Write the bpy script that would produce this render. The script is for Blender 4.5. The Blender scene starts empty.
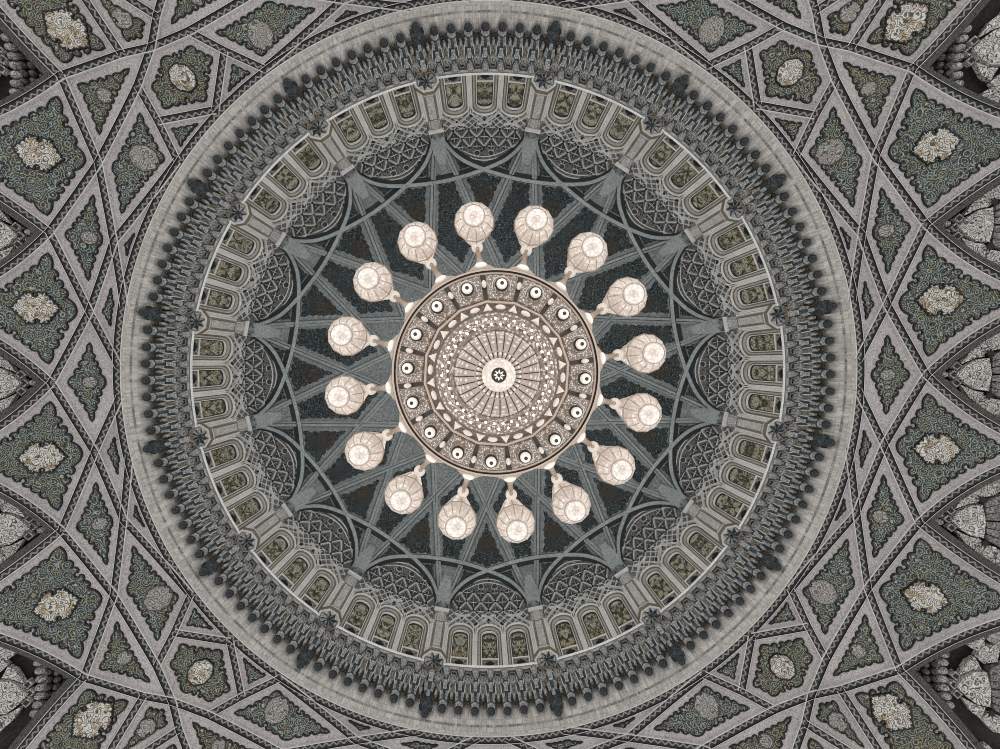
import bpy, math, random
from mathutils import Vector, Matrix
from mathutils.geometry import delaunay_2d_cdt
random.seed(7)
PI = math.pi; cos = math.cos; sin = math.sin; rad = math.radians
COL = bpy.context.scene.collection

# ------------------------------------------------------------------ helpers
class MB:
    def __init__(s): s.v = []; s.f = []; s.m = []; s.uv = []
    def vert(s, p): s.v.append(tuple(p)); return len(s.v) - 1
    def face(s, idx, m=0, uv=None): s.f.append(tuple(idx)); s.m.append(m); s.uv.append(uv)
    def mesh(s, name, mats, smooth=False):
        me = bpy.data.meshes.new(name); me.from_pydata(s.v, [], s.f)
        for m in mats: me.materials.append(m)
        me.polygons.foreach_set('material_index', s.m)
        if smooth: me.polygons.foreach_set('use_smooth', [True] * len(s.f))
        if any(u is not None for u in s.uv):
            l = me.uv_layers.new(name='UVMap'); k = 0
            for f, u in zip(s.f, s.uv):
                for i in range(len(f)):
                    l.data[k].uv = u[i] if u else (0, 0); k += 1
        me.update(); return me
    def build(s, name, mats, parent=None, smooth=False, loc=None, rz=0):
        if not isinstance(mats, (list, tuple)): mats = [mats]
        return link(name, s.mesh(name, mats, smooth), parent, loc, rz)
    # shapes
    def loft(s, rings, m=0, closed=True, cap0=False, cap1=False, mfun=None):
        ids = [[s.vert(p) for p in r] for r in rings]; n = len(ids[0])
        for j in range(len(ids) - 1):
            for i in range(n if closed else n - 1):
                k = (i + 1) % n
                s.face((ids[j][i], ids[j][k], ids[j + 1][k], ids[j + 1][i]), mfun(j, i) if mfun else m)
        if cap0: s.face(ids[0][::-1], m)
        if cap1: s.face(ids[-1], m)
    def lathe(s, prof, n=32, a0=0, a1=2 * PI, m=0, mfun=None, cx=0, cy=0):
        full = abs(a1 - a0 - 2 * PI) < 1e-6
        k = n if full else n + 1
        rings = [[(cx + r * cos(a0 + (a1 - a0) * i / n), cy + r * sin(a0 + (a1 - a0) * i / n), z) for i in range(k)] for r, z in prof]
        s.loft(rings, m, closed=full, mfun=mfun)
    def box(s, x0, x1, y0, y1, z0, z1, m=0, T=None):
        c = [(x, y, z) for z in (z0, z1) for y in (y0, y1) for x in (x0, x1)]
        if T: c = [T(p) for p in c]
        i = [s.vert(p) for p in c]
        for q in ((0, 2, 3, 1), (4, 5, 7, 6), (0, 1, 5, 4), (2, 6, 7, 3), (0, 4, 6, 2), (1, 3, 7, 5)): s.face([i[k] for k in q], m)
    def tube(s, pts, rs, n=8, m=0):
        rings = []
        for i, p in enumerate(pts):
            a = Vector(pts[max(0, i - 1)]); b = Vector(pts[min(len(pts) - 1, i + 1)])
            d = (b - a).normalized(); u = d.cross(Vector((0, 0, 1)))
            u = Vector((1, 0, 0)) if u.length < 1e-4 else u.normalized()
            w = d.cross(u); r = rs[i] if isinstance(rs, (list, tuple)) else rs
            rings.append([Vector(p) + r * (cos(2 * PI * k / n) * u + sin(2 * PI * k / n) * w) for k in range(n)])
        s.loft(rings, m, cap0=True, cap1=True)
    def ball(s, c, rx, ry, rz, nu=12, nv=7, m=0):
        rings = [[(c[0] + rx * sin(PI * j / nv) * cos(2 * PI * i / nu), c[1] + ry * sin(PI * j / nv) * sin(2 * PI * i / nu), c[2] - rz * cos(PI * j / nv)) for i in range(nu)] for j in range(1, nv)]
        s.loft(rings, m, cap0=True, cap1=True)

def link(name, me, parent=None, loc=None, rz=0):
    o = bpy.data.objects.new(name, me); COL.objects.link(o)
    if parent: o.parent = parent
    if loc is not None: o.location = loc
    if rz: o.rotation_euler = (0, 0, rz)
    return o
def tag(o, label, cat, group=None, kind=None):
    o['label'] = label; o['category'] = cat
    if group: o['group'] = group
    if kind: o['kind'] = kind
    return o
def thing(name, label, cat, loc=(0, 0, 0), rz=0, group=None, kind=None):
    return tag(link(name, None, None, loc, rz), label, cat, group, kind)

# ------------------------------------------------------------------ materials
def lin(c): return tuple(((x / 255) / 12.92 if x / 255 <= .04045 else ((x / 255 + .055) / 1.055) ** 2.4) for x in c) + (1,)
class NT:
    def __init__(s, name, rough=.7, spec=.3):
        s.mat = bpy.data.materials.new(name); s.mat.use_nodes = True
        s.t = s.mat.node_tree; s.b = s.t.nodes['Principled BSDF']
        s.b.inputs['Roughness'].default_value = rough; s.b.inputs['Specular IOR Level'].default_value = spec
    def n(s, typ, ins=None, **kw):
        nd = s.t.nodes.new(typ)
        for k, v in kw.items(): setattr(nd, k, v)
        for k, v in (ins or {}).items(): s.set(nd.inputs[k], v)
        return nd
    def set(s, sock, v):
        if hasattr(v, 'is_output') or isinstance(v, bpy.types.NodeSocket): s.t.links.new(v, sock)
        else: sock.default_value = v
    def pos(s): return s.n('ShaderNodeNewGeometry').outputs['Position']
    def obj(s): return s.n('ShaderNodeTexCoord').outputs['Object']
    def uv(s): return s.n('ShaderNodeTexCoord').outputs['UV']
    def math(s, op, a, b=0.0, c=0.0, clamp=False):
        nd = s.n('ShaderNodeMath', operation=op); nd.use_clamp = clamp
        s.set(nd.inputs[0], a); s.set(nd.inputs[1], b)
        if op in ('SMOOTH_MIN', 'MULTIPLY_ADD', 'COMPARE', 'PINGPONG'): s.set(nd.inputs[2], c)
        return nd.outputs[0]
    def step(s, v, lo, hi):
        nd = s.n('ShaderNodeMapRange', interpolation_type='SMOOTHSTEP')
        s.set(nd.inputs[0], v); s.set(nd.inputs[1], lo); s.set(nd.inputs[2], hi); s.set(nd.inputs[3], 0.); s.set(nd.inputs[4], 1.)
        return nd.outputs[0]
    def mix(s, f, a, b, blend='MIX'):
        nd = s.n('ShaderNodeMix', data_type='RGBA', blend_type=blend)
        s.set(nd.inputs[0], f); s.set(nd.inputs[6], a); s.set(nd.inputs[7], b)
        return nd.outputs[2]
    def noise(s, v, scale, detail=2, rough=.6):
        nd = s.n('ShaderNodeTexNoise', {'Vector': v, 'Scale': scale, 'Detail': detail, 'Roughness': rough}); return nd.outputs['Fac']
    def vor(s, v, scale, feature='F1', out='Distance', rnd=1.0):
        nd = s.n('ShaderNodeTexVoronoi', {'Vector': v, 'Scale': scale, 'Randomness': rnd}, feature=feature); return nd.outputs[out]
    def warp(s, v, scale, amt):
        nn = s.n('ShaderNodeTexNoise', {'Vector': v, 'Scale': scale, 'Detail': 1.0}).outputs['Color']
        a = s.n('ShaderNodeVectorMath', operation='SUBTRACT'); s.set(a.inputs[0], nn); a.inputs[1].default_value = (.5, .5, .5)
        b = s.n('ShaderNodeVectorMath', operation='SCALE'); s.set(b.inputs[0], a.outputs[0]); b.inputs['Scale'].default_value = amt
        c = s.n('ShaderNodeVectorMath', operation='ADD'); s.set(c.inputs[0], v); s.set(c.inputs[1], b.outputs[0]); return c.outputs[0]
    def bump(s, h, strength=.3, dist=.05):
        nd = s.n('ShaderNodeBump', {'Height': h, 'Strength': strength, 'Distance': dist}); s.set(s.b.inputs['Normal'], nd.outputs[0])
    def done(s, col, emit=0):
        s.set(s.b.inputs['Base Color'], col)
        if emit:
            s.set(s.b.inputs['Emission Color'], col); s.b.inputs['Emission Strength'].default_value = emit
        return s.mat

def stone(name, a, b, scale=9, carve=0, rough=.75, local=False, dark=(30, 28, 27), spec=.25, big=.5, fleck=0, k_=.75):
    """mottled stone between colours a and b; carve > 0 adds small dark incised ornament, fleck scattered dark nicks"""
    t = NT(name, rough, spec); p = t.obj() if local else t.pos()
    f = t.step(t.noise(p, scale, 3, .75), .32, .68)
    g = t.noise(p, big, 2)
    c = t.mix(f, lin(a), lin(b))
    c = t.mix(t.math('MULTIPLY', t.step(g, .35, .7), .2), c, lin([x * .74 for x in a]))
    h = f
    if fleck:
        e = t.math('MULTIPLY', t.step(t.vor(t.warp(p, 5, .15), fleck), .26, .14), t.step(t.noise(p, 1.7, 1), .42, .55))
        c = t.mix(t.math('MULTIPLY', e, k_), c, lin(dark)); h = t.math('SUBTRACT', f, e)
    if carve:
        w = t.warp(p, 3, .25)
        d = t.math('SINE', t.math('MULTIPLY', t.vor(w, carve * .6), 22.0)); e = t.vor(w, carve * 1.7)
        k = t.math('MAXIMUM', t.step(d, .35, .85), t.step(e, .24, .12))
        c = t.mix(t.math('MULTIPLY', k, k_), c, lin(dark)); h = t.math('SUBTRACT', f, k)
    t.bump(h, .35, .03)
    return t.done(c)

def blocks(name, a, b):
    """pale drum stone: tall narrow blocks round the axis, a dark brick course near the foot"""
    t = NT(name, .7, .25); p = t.pos()
    sx = t.n('ShaderNodeSeparateXYZ', {0: p}); x, y, z = sx.outputs
    an = t.math('MULTIPLY', t.math('ARCTAN2', y, x), 20.0)
    vec = t.n('ShaderNodeCombineXYZ', {0: an, 1: z}).outputs[0]
    br = t.n('ShaderNodeTexBrick', {'Vector': vec, 'Color1': lin(a), 'Color2': lin(b), 'Mortar': lin([q * .66 for q in a]), 'Scale': 1.0, 'Mortar Size': .012, 'Brick Width': .42, 'Row Height': 1.1, 'Bias': -.1})
    br2 = t.n('ShaderNodeTexBrick', {'Vector': vec, 'Color1': lin((84, 81, 79)), 'Color2': lin((176, 173, 168)), 'Mortar': lin((120, 117, 113)), 'Scale': 1.0, 'Mortar Size': .02, 'Brick Width': .34, 'Row Height': .5, 'Bias': -.35})
    course = t.math('MULTIPLY', t.step(z, 29.02, 29.05), t.step(z, 29.27, 29.24))
    c = t.mix(course, br.outputs[0], br2.outputs[0])
    st = t.n('ShaderNodeMapping', {'Vector': vec, 'Scale': (5.0, .35, 1.0)}).outputs[0]
    f = t.step(t.noise(st, 1.4, 3, .75), .36, .64)
    c = t.mix(t.math('MULTIPLY', f, .6), c, lin([q * .66 for q in a]))
    st2 = t.n('ShaderNodeMapping', {'Vector': vec, 'Scale': (2.2, .5, 1.0)}).outputs[0]
    c = t.mix(t.math('MULTIPLY', t.step(t.noise(st2, 1.0, 2, .7), .56, .66), .5), c, lin((214, 211, 206)))
    g = t.step(t.noise(p, 10, 3, .75), .35, .65)
    c = t.mix(t.math('MULTIPLY', g, .3), c, lin([min(255, q * 1.14) for q in b]))
    t.bump(f, .3, .03)
    return t.done(c)

def arabesque(name, base, mid, tan, pale, s=1.9, amt=1.0, rust=None, speck=0, fine=1.0):
    """rings of pale tendrils with tan blossoms on a dark mottled ground"""
    t = NT(name, .6, .3); p = t.pos(); w = t.warp(p, 1.7, .22)
    d = t.vor(w, s, rnd=.75); e = t.vor(t.warp(p, 4, .12), s * 2.4); q = t.vor(w, s * 5.0 * fine)
    blk = lin([x * .32 for x in base])
    c = t.mix(t.step(t.noise(p, 4.5, 3, .7), .36, .64), lin(base), lin(mid))
    c = t.mix(t.math('MULTIPLY', t.step(t.vor(w, s * 2.0, 'DISTANCE_TO_EDGE'), .10, .03), .8), c, blk)
    r2 = t.math('SINE', t.math('MULTIPLY', e, 15.0)); r1 = t.math('SINE', t.math('MULTIPLY', d, 30.0))
    sel = t.step(t.noise(p, 2.6, 1), .47, .57)
    c = t.mix(t.math('MULTIPLY', t.step(r2, .68, .98), .8 * amt), c, t.mix(sel, lin(pale), lin(tan)))
    c = t.mix(t.math('MULTIPLY', t.step(r1, -.55, -.95), .7), c, blk)
    c = t.mix(t.math('MULTIPLY', t.step(r1, .8, 1.0), .9 * amt), c, lin(pale))
    c = t.mix(t.math('MULTIPLY', t.step(e, .17, .08), .9), c, lin(rust or tan))
    c = t.mix(t.math('MULTIPLY', t.step(q, .26, .12), max(.7 * amt, speck)), c, lin(pale))
    t.bump(r1, .25, .03)
    return t.done(c)

def medal(name, pale, line, tint):
    t = NT(name, .65, .3); p = t.pos(); w = t.warp(p, 2.5, .25)
    d = t.vor(w, 2.6); e = t.vor(w, 6.0, 'DISTANCE_TO_EDGE')
    r = t.math('SINE', t.math('MULTIPLY', d, 30.0))
    c = t.mix(t.step(t.noise(p, 2.6, 1), .5, .62), lin(pale), lin(tint))
    c = t.mix(t.math('MULTIPLY', t.step(r, .3, .75), .85), c, lin(line))
    c = t.mix(t.math('MULTIPLY', t.step(e, .06, .02), .8), c, lin(line))
    return t.done(c)

def zigzag(name, ground, line):
    """guilloche band: u runs along it in metres, v across it"""
    t = NT(name, .7, .25); sx = t.n('ShaderNodeSeparateXYZ', {0: t.uv()}); u, v = sx.outputs[0], sx.outputs[1]
    tri = t.math('PINGPONG', t.math('MULTIPLY', u, 1.0), .19); tri = t.math('MULTIPLY', tri, 1 / .19)
    tri = t.math('MULTIPLY_ADD', tri, .8, .1)
    k = t.step(t.math('ABSOLUTE', t.math('SUBTRACT', tri, v)), .3, .15)
    fr = t.math('FRACT', t.math('MULTIPLY', u, 1 / .21))
    dot = t.step(t.math('ABSOLUTE', t.math('SUBTRACT', v, .5)), .12, .06)
    c = t.mix(k, lin(ground), lin(line))
    g = t.step(t.noise(t.pos(), 12, 2), .35, .65)
    c = t.mix(t.math('MULTIPLY', g, .35), c, lin([q * .55 for q in line]))
    return t.done(c)

def glassmat(name):
    t = NT(name, .25, .5); p = t.obj(); sx = t.n('ShaderNodeSeparateXYZ', {0: p})
    inf = t.n('ShaderNodeObjectInfo').outputs['Random']
    y = t.math('ABSOLUTE', sx.outputs[1]); z = sx.outputs[2]
    v = t.n('ShaderNodeCombineXYZ', {0: y, 1: t.math('MULTIPLY', z, .55), 2: t.math('MULTIPLY', inf, 9.0)}).outputs[0]
    n1 = t.step(t.noise(v, 3.2, 2), .36, .62)
    c = t.mix(n1, lin((58, 54, 38)), lin((158, 158, 138)))
    vv = t.math('MULTIPLY', t.math('SUBTRACT', z, 33.1), .3)
    c = t.mix(t.math('MULTIPLY', t.step(vv, .5, .1), t.step(t.noise(v, 4.2, 1), .42, .58)), c, lin((132, 112, 72)))
    x = t.math('ABSOLUTE', t.math('SUBTRACT', t.math('ABSOLUTE', t.math('SUBTRACT', vv, .42)), t.math('MULTIPLY', y, .8)))
    c = t.mix(t.math('MULTIPLY', t.step(x, .07, .02), t.step(t.noise(v, 5.0, 1), .42, .52)), c, lin((40, 36, 26)))
    r = t.math('SINE', t.math('MULTIPLY', t.vor(v, 3.0), 22.0))
    c = t.mix(t.math('MULTIPLY', t.step(r, .3, .8), .7), c, lin((34, 32, 24)))
    c = t.mix(t.math('MULTIPLY', t.step(t.vor(v, 8.0), .2, .1), .7), c, lin((186, 184, 164)))
    return t.done(c, .12)

def beads(name, a, b, scale, emit=0, rough=.35, spec=.5, local=True):
    """openwork metal or cut crystal: bright beads in a darker net"""
    t = NT(name, rough, spec); p = t.obj() if local else t.pos()
    d = t.vor(p, scale, rnd=.75); k = t.step(d, .52, .2)
    c = t.mix(k, lin(a), lin(b))
    c = t.mix(t.math('MULTIPLY', t.step(t.noise(p, scale * .35, 2), .4, .65), .35), c, lin([q * .8 for q in a]))
    t.bump(k, .4, .03)
    return t.done(c, emit)

def plain(name, c, rough=.5, spec=.3, emit=0, metal=0):
    t = NT(name, rough, spec); t.b.inputs['Metallic'].default_value = metal
    g = t.step(t.noise(t.pos(), 11, 2), .3, .7)
    return t.done(t.mix(t.math('MULTIPLY', g, .25), lin(c), lin([q * .7 for q in c])), emit)

M = dict(
    margin=stone('carved_margin_stone', (130, 125, 123), (184, 178, 175), 14, fleck=5.5, dark=(84, 80, 78), k_=.7),
    lip=stone('pale_lip_stone', (176, 172, 167), (206, 202, 197), 9),
    band=zigzag('guilloche_band', (30, 30, 29), (132, 130, 126)),
    black=plain('black_outline', (16, 16, 16)),
    dkstone=stone('dark_carved_stone', (58, 56, 53), (92, 89, 84), 14, carve=6, dark=(24, 24, 23)),
    field=arabesque('teal_arabesque', (30, 41, 44), (58, 71, 73), (150, 126, 62), (150, 154, 142), 2.2),
    field2=arabesque('olive_arabesque', (34, 40, 38), (62, 69, 63), (152, 130, 66), (148, 148, 132), 2.3),
    medal=medal('pale_medallion', (192, 187, 178), (40, 38, 36), (160, 142, 116)),
    medal2=medal('grey_medallion', (150, 146, 140), (52, 51, 50), (148, 138, 130)),
    drum=blocks('drum_block_stone', (180, 177, 173), (212, 209, 204)),
    wall=stone('window_wall_stone', (140, 139, 135), (180, 178, 174), 9),
    white=stone('white_moulding_stone', (200, 199, 197), (230, 229, 226), 8),
    brown=stone('brown_groove_stone', (92, 86, 72), (124, 118, 102), 9),
    shaft=stone('mottled_shaft_stone', (144, 144, 142), (204, 203, 200), 7),
    navy=plain('blue_black_reveal', (20, 24, 30)),
    glass=glassmat('stained_glass'),
    corbel=stone('brown_corbel', (112, 102, 88), (164, 150, 132), 8, carve=4.5, dark=(22, 20, 18)),
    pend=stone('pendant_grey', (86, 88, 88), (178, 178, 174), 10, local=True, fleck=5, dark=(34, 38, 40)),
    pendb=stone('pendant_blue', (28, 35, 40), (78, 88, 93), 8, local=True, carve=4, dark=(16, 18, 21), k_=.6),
    cap=stone('pendant_cap_dark', (42, 46, 48), (84, 89, 90), 7, local=True, carve=5, dark=(18, 18, 20)),
    shell=stone('shell_grey', (90, 86, 80), (164, 159, 151), 8, local=True, carve=4, dark=(34, 32, 30)),
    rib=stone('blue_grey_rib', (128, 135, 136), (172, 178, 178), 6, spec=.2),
    ribd=stone('blue_grey_rib_painted_shade', (54, 59, 61), (82, 88, 90), 6),  # darker copy of the rib stone: the ribs' shadow line put into the colour
    dome=stone('dome_grey', (112, 120, 122), (160, 167, 168), 5, carve=3, dark=(76, 84, 87), k_=.5),
    teal=arabesque('dome_teal', (18, 28, 33), (42, 56, 61), (92, 84, 68), (134, 146, 147), 1.5, .45, speck=.85, fine=.62),
    rust=arabesque('dome_rust', (30, 34, 35), (62, 58, 53), (136, 98, 66), (112, 112, 104), 1.9, .6, rust=(150, 98, 60), speck=.6, fine=.6),
    lun=arabesque('lunette_ground', (46, 50, 50), (88, 92, 90), (128, 128, 122), (172, 172, 166), 2.2, .9),
    net=stone('white_net', (186, 187, 186), (220, 220, 218), 5),
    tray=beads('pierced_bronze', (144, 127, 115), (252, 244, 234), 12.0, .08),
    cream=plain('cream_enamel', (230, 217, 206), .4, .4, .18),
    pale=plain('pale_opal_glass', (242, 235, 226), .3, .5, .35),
    lit=plain('lit_bulb', (255, 246, 236), .3, .5, 1.6),
    bronze=plain('dark_bronze', (58, 49, 43), .4, .5, 0, .1),
    umber=beads('umber_metal', (104, 90, 79), (150, 134, 120), 9.0),
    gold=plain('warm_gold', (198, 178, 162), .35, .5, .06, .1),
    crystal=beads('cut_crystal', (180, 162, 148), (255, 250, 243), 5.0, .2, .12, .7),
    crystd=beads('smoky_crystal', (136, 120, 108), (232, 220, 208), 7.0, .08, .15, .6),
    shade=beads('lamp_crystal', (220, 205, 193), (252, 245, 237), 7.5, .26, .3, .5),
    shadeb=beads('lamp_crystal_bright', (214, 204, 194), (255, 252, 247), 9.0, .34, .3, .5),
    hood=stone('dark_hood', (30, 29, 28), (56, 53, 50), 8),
    scale=stone('hood_cell', (66, 63, 60), (112, 108, 103), 9, carve=5, dark=(18, 18, 17)),
    bulb=stone('hood_pale_cell', (124, 121, 116), (176, 172, 166), 7, carve=4.5, dark=(46, 44, 42)),
    fan=stone('hood_fan', (138, 134, 128), (206, 202, 195), 7, carve=5.5, dark=(28, 27, 26), k_=.9),
    ray=stone('hood_ray', (78, 77, 74), (144, 141, 136), 8, carve=5, dark=(28, 28, 27)),
)

# ------------------------------------------------------------------ surfaces
F0 = 520.0                       # nominal ratio used to name a direction seen from under the dome: r = 520 * radius / height
def zl(r): return 28.4 - .25 * (r - 20)
def map_l(x, y, h): return (x, y, zl(math.hypot(x, y)) - h)      # the lattice vault round the drum
RD, ZD, HD = 18.6, 39.5, 15.5    # dome: radius, springing height, rise
def dome_phi(r):
    lo, hi = 0.0, PI / 2
    for _ in range(40):
        m = (lo + hi) / 2
        if F0 * RD * cos(m) / (ZD + HD * sin(m)) > r: lo = m
        else: hi = m
    return (lo + hi) / 2
def map_d(x, y, h):              # (x, y) = slope of the sight line * 520, h = how far it stands proud of the shell
    r = max(1e-6, math.hypot(x, y)); a = math.atan2(y, x)
    if r >= F0 * RD / ZD: R, z = RD - h, F0 * RD / r
    else:
        p = dome_phi(r); R, z = (RD - h) * cos(p), ZD + (HD - h) * sin(p)
    return (R * cos(a), R * sin(a), z)

# ------------------------------------------------------------------ 2D outlines
def pol(r, a): return (r * cos(a), r * sin(a))
def seg(a, b, n=2): return [(a[0] + (b[0] - a[0]) * i / (n - 1), a[1] + (b[1] - a[1]) * i / (n - 1)) for i in range(n)]
def bez(a, b, c, n=12): return [((1 - t) ** 2 * a[0] + 2 * t * (1 - t) * b[0] + t * t * c[0], (1 - t) ** 2 * a[1] + 2 * t * (1 - t) * b[1] + t * t * c[1]) for t in [i / (n - 1) for i in range(n)]]
def ringarc(R, a, b, n=10): return [pol(R, a + (b - a) * i / (n - 1)) for i in range(n)]
def area(p): return .5 * sum(p[i][0] * p[(i + 1) % len(p)][1] - p[(i + 1) % len(p)][0] * p[i][1] for i in range(len(p)))
def offs(pl, d):                 # polyline moved to its left by d
    out = []
    for i, p in enumerate(pl):
        a = pl[max(0, i - 1)]; b = pl[min(len(pl) - 1, i + 1)]
        n1 = n2 = None
        if i > 0:
            l = math.hypot(p[0] - a[0], p[1] - a[1]) or 1; n1 = (-(p[1] - a[1]) / l, (p[0] - a[0]) / l)
        if i < len(pl) - 1:
            l = math.hypot(b[0] - p[0], b[1] - p[1]) or 1; n2 = (-(b[1] - p[1]) / l, (b[0] - p[0]) / l)
        n1 = n1 or n2; n2 = n2 or n1
        m = (n1[0] + n2[0], n1[1] + n2[1]); k = max(.35, (m[0] * n1[0] + m[1] * n1[1]))
        out.append((p[0] + m[0] * d / k, p[1] + m[1] * d / k))
    return out
def isect(p, q, r, s):
    d = (q[0] - p[0]) * (s[1] - r[1]) - (q[1] - p[1]) * (s[0] - r[0])
    if abs(d) < 1e-12: return None
    t = ((r[0] - p[0]) * (s[1] - r[1]) - (r[1] - p[1]) * (s[0] - r[0])) / d
    u = ((r[0] - p[0]) * (q[1] - p[1]) - (r[1] - p[1]) * (q[0] - p[0])) / d
    return (t, u) if -1e-9 <= t <= 1 + 1e-9 and -1e-9 <= u <= 1 + 1e-9 else None
def inset(edges, d):
    """edges: list of polylines in order round the cell; returns the same, moved inwards and trimmed"""
    if area([p for e in edges for p in e[:-1]]) < 0: edges = [e[::-1] for e in edges[::-1]]
    off = []
    for e in edges:
        o = offs(e, d)
        def ext(p, q, k=d * 6): l = math.hypot(p[0] - q[0], p[1] - q[1]) or 1; return (p[0] + (p[0] - q[0]) / l * k, p[1] + (p[1] - q[1]) / l * k)
        off.append([ext(o[0], o[1])] + o[1:-1] + [ext(o[-1], o[-2])] if len(o) > 2 else [ext(o[0], o[1]), ext(o[1], o[0])])
    n = len(off); cut = []
    for k in range(n):
        A, B = off[k], off[(k + 1) % n]; best = None
        for i in range(len(A) - 1):
            for j in range(len(B) - 1):
                s = isect(A[i], A[i + 1], B[j], B[j + 1])
                if s:
                    c = edges[k][-1]; P = (A[i][0] + (A[i + 1][0] - A[i][0]) * s[0], A[i][1] + (A[i + 1][1] - A[i][1]) * s[0])
                    dd = math.hypot(P[0] - c[0], P[1] - c[1])
                    if best is None or dd < best[0]: best = (dd, i, j, P)
        if best is None: return None
        cut.append(best)
    res = []
    for k in range(n):
        st, en = cut[k - 1], cut[k]; A = off[k]
        if st[2] > en[1]: return None
        e = [st[3]] + A[st[2] + 1:en[1] + 1] + [en[3]]
        res.append(e)
    if area([p for e in res for p in e[:-1]]) <= 0: return None
    return res
def lens(pl):
    L = [0]
    for a, b in zip(pl, pl[1:]): L.append(L[-1] + math.hypot(b[0] - a[0], b[1] - a[1]))
    return L
def at(pl, L, t):
    i = 0
    while i < len(L) - 2 and L[i + 1] < t: i += 1
    d = L[i + 1] - L[i] or 1; k = (t - L[i]) / d
    a, b = pl[i], pl[i + 1]; tx, ty = (b[0] - a[0]) / d, (b[1] - a[1]) / d
    return (a[0] + (b[0] - a[0]) * k, a[1] + (b[1] - a[1]) * k), (tx, ty)
def scallop(edges, per, amp, tip, notch=0, only=None):
    """outline with pointed leaf tips at the corners, round lobes along the sides and a keyhole bite in mid-side"""
    out = []; ne = len(edges)
    def half(k):                 # tan of half the corner angle between edge k-1 and edge k
        a, b = edges[k - 1], edges[k % ne]
        u = (a[-2][0] - a[-1][0], a[-2][1] - a[-1][1]); v = (b[1][0] - b[0][0], b[1][1] - b[0][1])
        c = (u[0] * v[0] + u[1] * v[1]) / ((math.hypot(*u) * math.hypot(*v)) or 1)
        return math.tan(min(1.4, math.acos(max(-1, min(1, c))) / 2))
    for k_, e in enumerate(edges):
        h0, h1 = half(k_), half((k_ + 1) % ne)
        L = lens(e); T = L[-1]; tp = min(tip, T * .3); mid = T - 2 * tp
        n = max(1, round(mid / per)); pts = []
        N = 6
        for i in range(N): t = tp * i / N; pts.append((t, -amp * 1.5 * (i / N) ** 2.2 + amp * .55 * sin(PI * i / N)))
        for k in range(n):
            for i in range(N):
                s = i / N; pts.append((tp + mid * (k + s) / n, -amp * 1.5 + amp * 1.5 * sin(PI * s) ** .55 if 0 < s < 1 else -amp * 1.5))
        for i in range(N + 1): s = 1 - i / N; pts.append((T - tp * s, -amp * 1.5 * s ** 2.2 + amp * .55 * sin(PI * s)))
        if notch and mid > notch * 5 and T > .7 and (only is None or k_ in only):
            c = T / 2 if n % 2 == 0 else tp + mid * (n // 2) / n
            pre = [p for p in pts if p[0] < c - notch * .9]; post = [p for p in pts if p[0] > c + notch * .9]
            cc = -amp * .5 - notch * 1.1
            bite = [(c - notch * sin(g), cc + notch * cos(g)) for g in [rad(38 + (322 - 38) * i / 11) for i in range(12)]]
            pts = pre + bite + post
        for t, o in pts[:-1]:
            if o < 0: o = max(o, -.30 * min(max(t, 0) * h0, max(T - t, 0) * h1))
            p, d = at(e, L, min(max(t, 0), T)); out.append((p[0] + d[1] * o, p[1] - d[0] * o))
    return out
def clean(poly, eps=1e-4):
    o = []
    for p in poly:
        if not o or math.hypot(p[0] - o[-1][0], p[1] - o[-1][1]) > eps: o.append(p)
    if len(o) > 1 and math.hypot(o[0][0] - o[-1][0], o[0][1] - o[-1][1]) < eps: o.pop()
    return o
def inside(p, poly):
    c = False; n = len(poly)
    for i in range(n):
        a, b = poly[i], poly[i - 1]
        if (a[1] > p[1]) != (b[1] > p[1]) and p[0] < (b[0] - a[0]) * (p[1] - a[1]) / (b[1] - a[1]) + a[0]: c = not c
    return c
def plate(poly, mp, h, step=0, thick=0, m=0, mb=None):
    """flat-faced plate filling an outline, mapped on its vault; thick > 0 gives it sides going back"""
    poly = clean(poly); mb = mb or MB()
    pts = [Vector(p) for p in poly]; n = len(pts)
    if step:
        xs = [p[0] for p in poly]; ys = [p[1] for p in poly]
        x = min(xs) + step / 2
        while x < max(xs):
            y = min(ys) + step / 2
            while y < max(ys):
                if inside((x, y), poly): pts.append(Vector((x, y)))
                y += step
            x += step
    v, e, f, _, _, _ = delaunay_2d_cdt(pts, [], [list(range(n))], 1, 1e-5)
    b = len(mb.v)
    for p in v: mb.vert(mp(p[0], p[1], h))
    for q in f: mb.face([b + i for i in q], m)
    if thick:
        i0 = [mb.vert(mp(p[0], p[1], h)) for p in poly]; i1 = [mb.vert(mp(p[0], p[1], h - thick)) for p in poly]
        for i in range(n): k = (i + 1) % n; mb.face((i0[i], i0[k], i1[k], i1[i]), m)
    return mb
def strip(pl, prof, mp, mats, closed=False, mb=None, taper=None):
    """a moulding along a polyline: prof = [(across, height), ...], mats = material per profile face"""
    mb = mb or MB(); L = lens(pl)
    rows = []
    if closed:
        ext = [pl[-2]] + pl + [pl[1]]
    lines = []
    for w, h in prof:
        o = offs(ext, w)[1:-1] if closed else offs(pl, w)
        lines.append([mp(p[0], p[1], h) for p in o])
    ids = [[mb.vert(p) for p in l] for l in lines]
    for j in range(len(prof) - 1):
        for i in range(len(pl) - 1):
            mb.face((ids[j][i], ids[j][i + 1], ids[j + 1][i + 1], ids[j + 1][i]), mats[j], ((L[i], 0), (L[i + 1], 0), (L[i + 1], 1), (L[i], 1)))
    return mb
def dense(pl, d):
    out = [pl[0]]
    for a, b in zip(pl, pl[1:]):
        n = max(1, int(math.hypot(b[0] - a[0], b[1] - a[1]) / d)); out += seg(a, b, n + 1)[1:]
    return out
def outline(poly, mp, w, h0, h1, mb=None):
    poly = clean(poly); pl = poly + [poly[0]]
    return strip(pl, [(-w * .5, h0), (-w * .35, h1), (w * .5, h1), (w * .5, h0)], mp, [0, 0, 0], closed=True, mb=mb)
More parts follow.
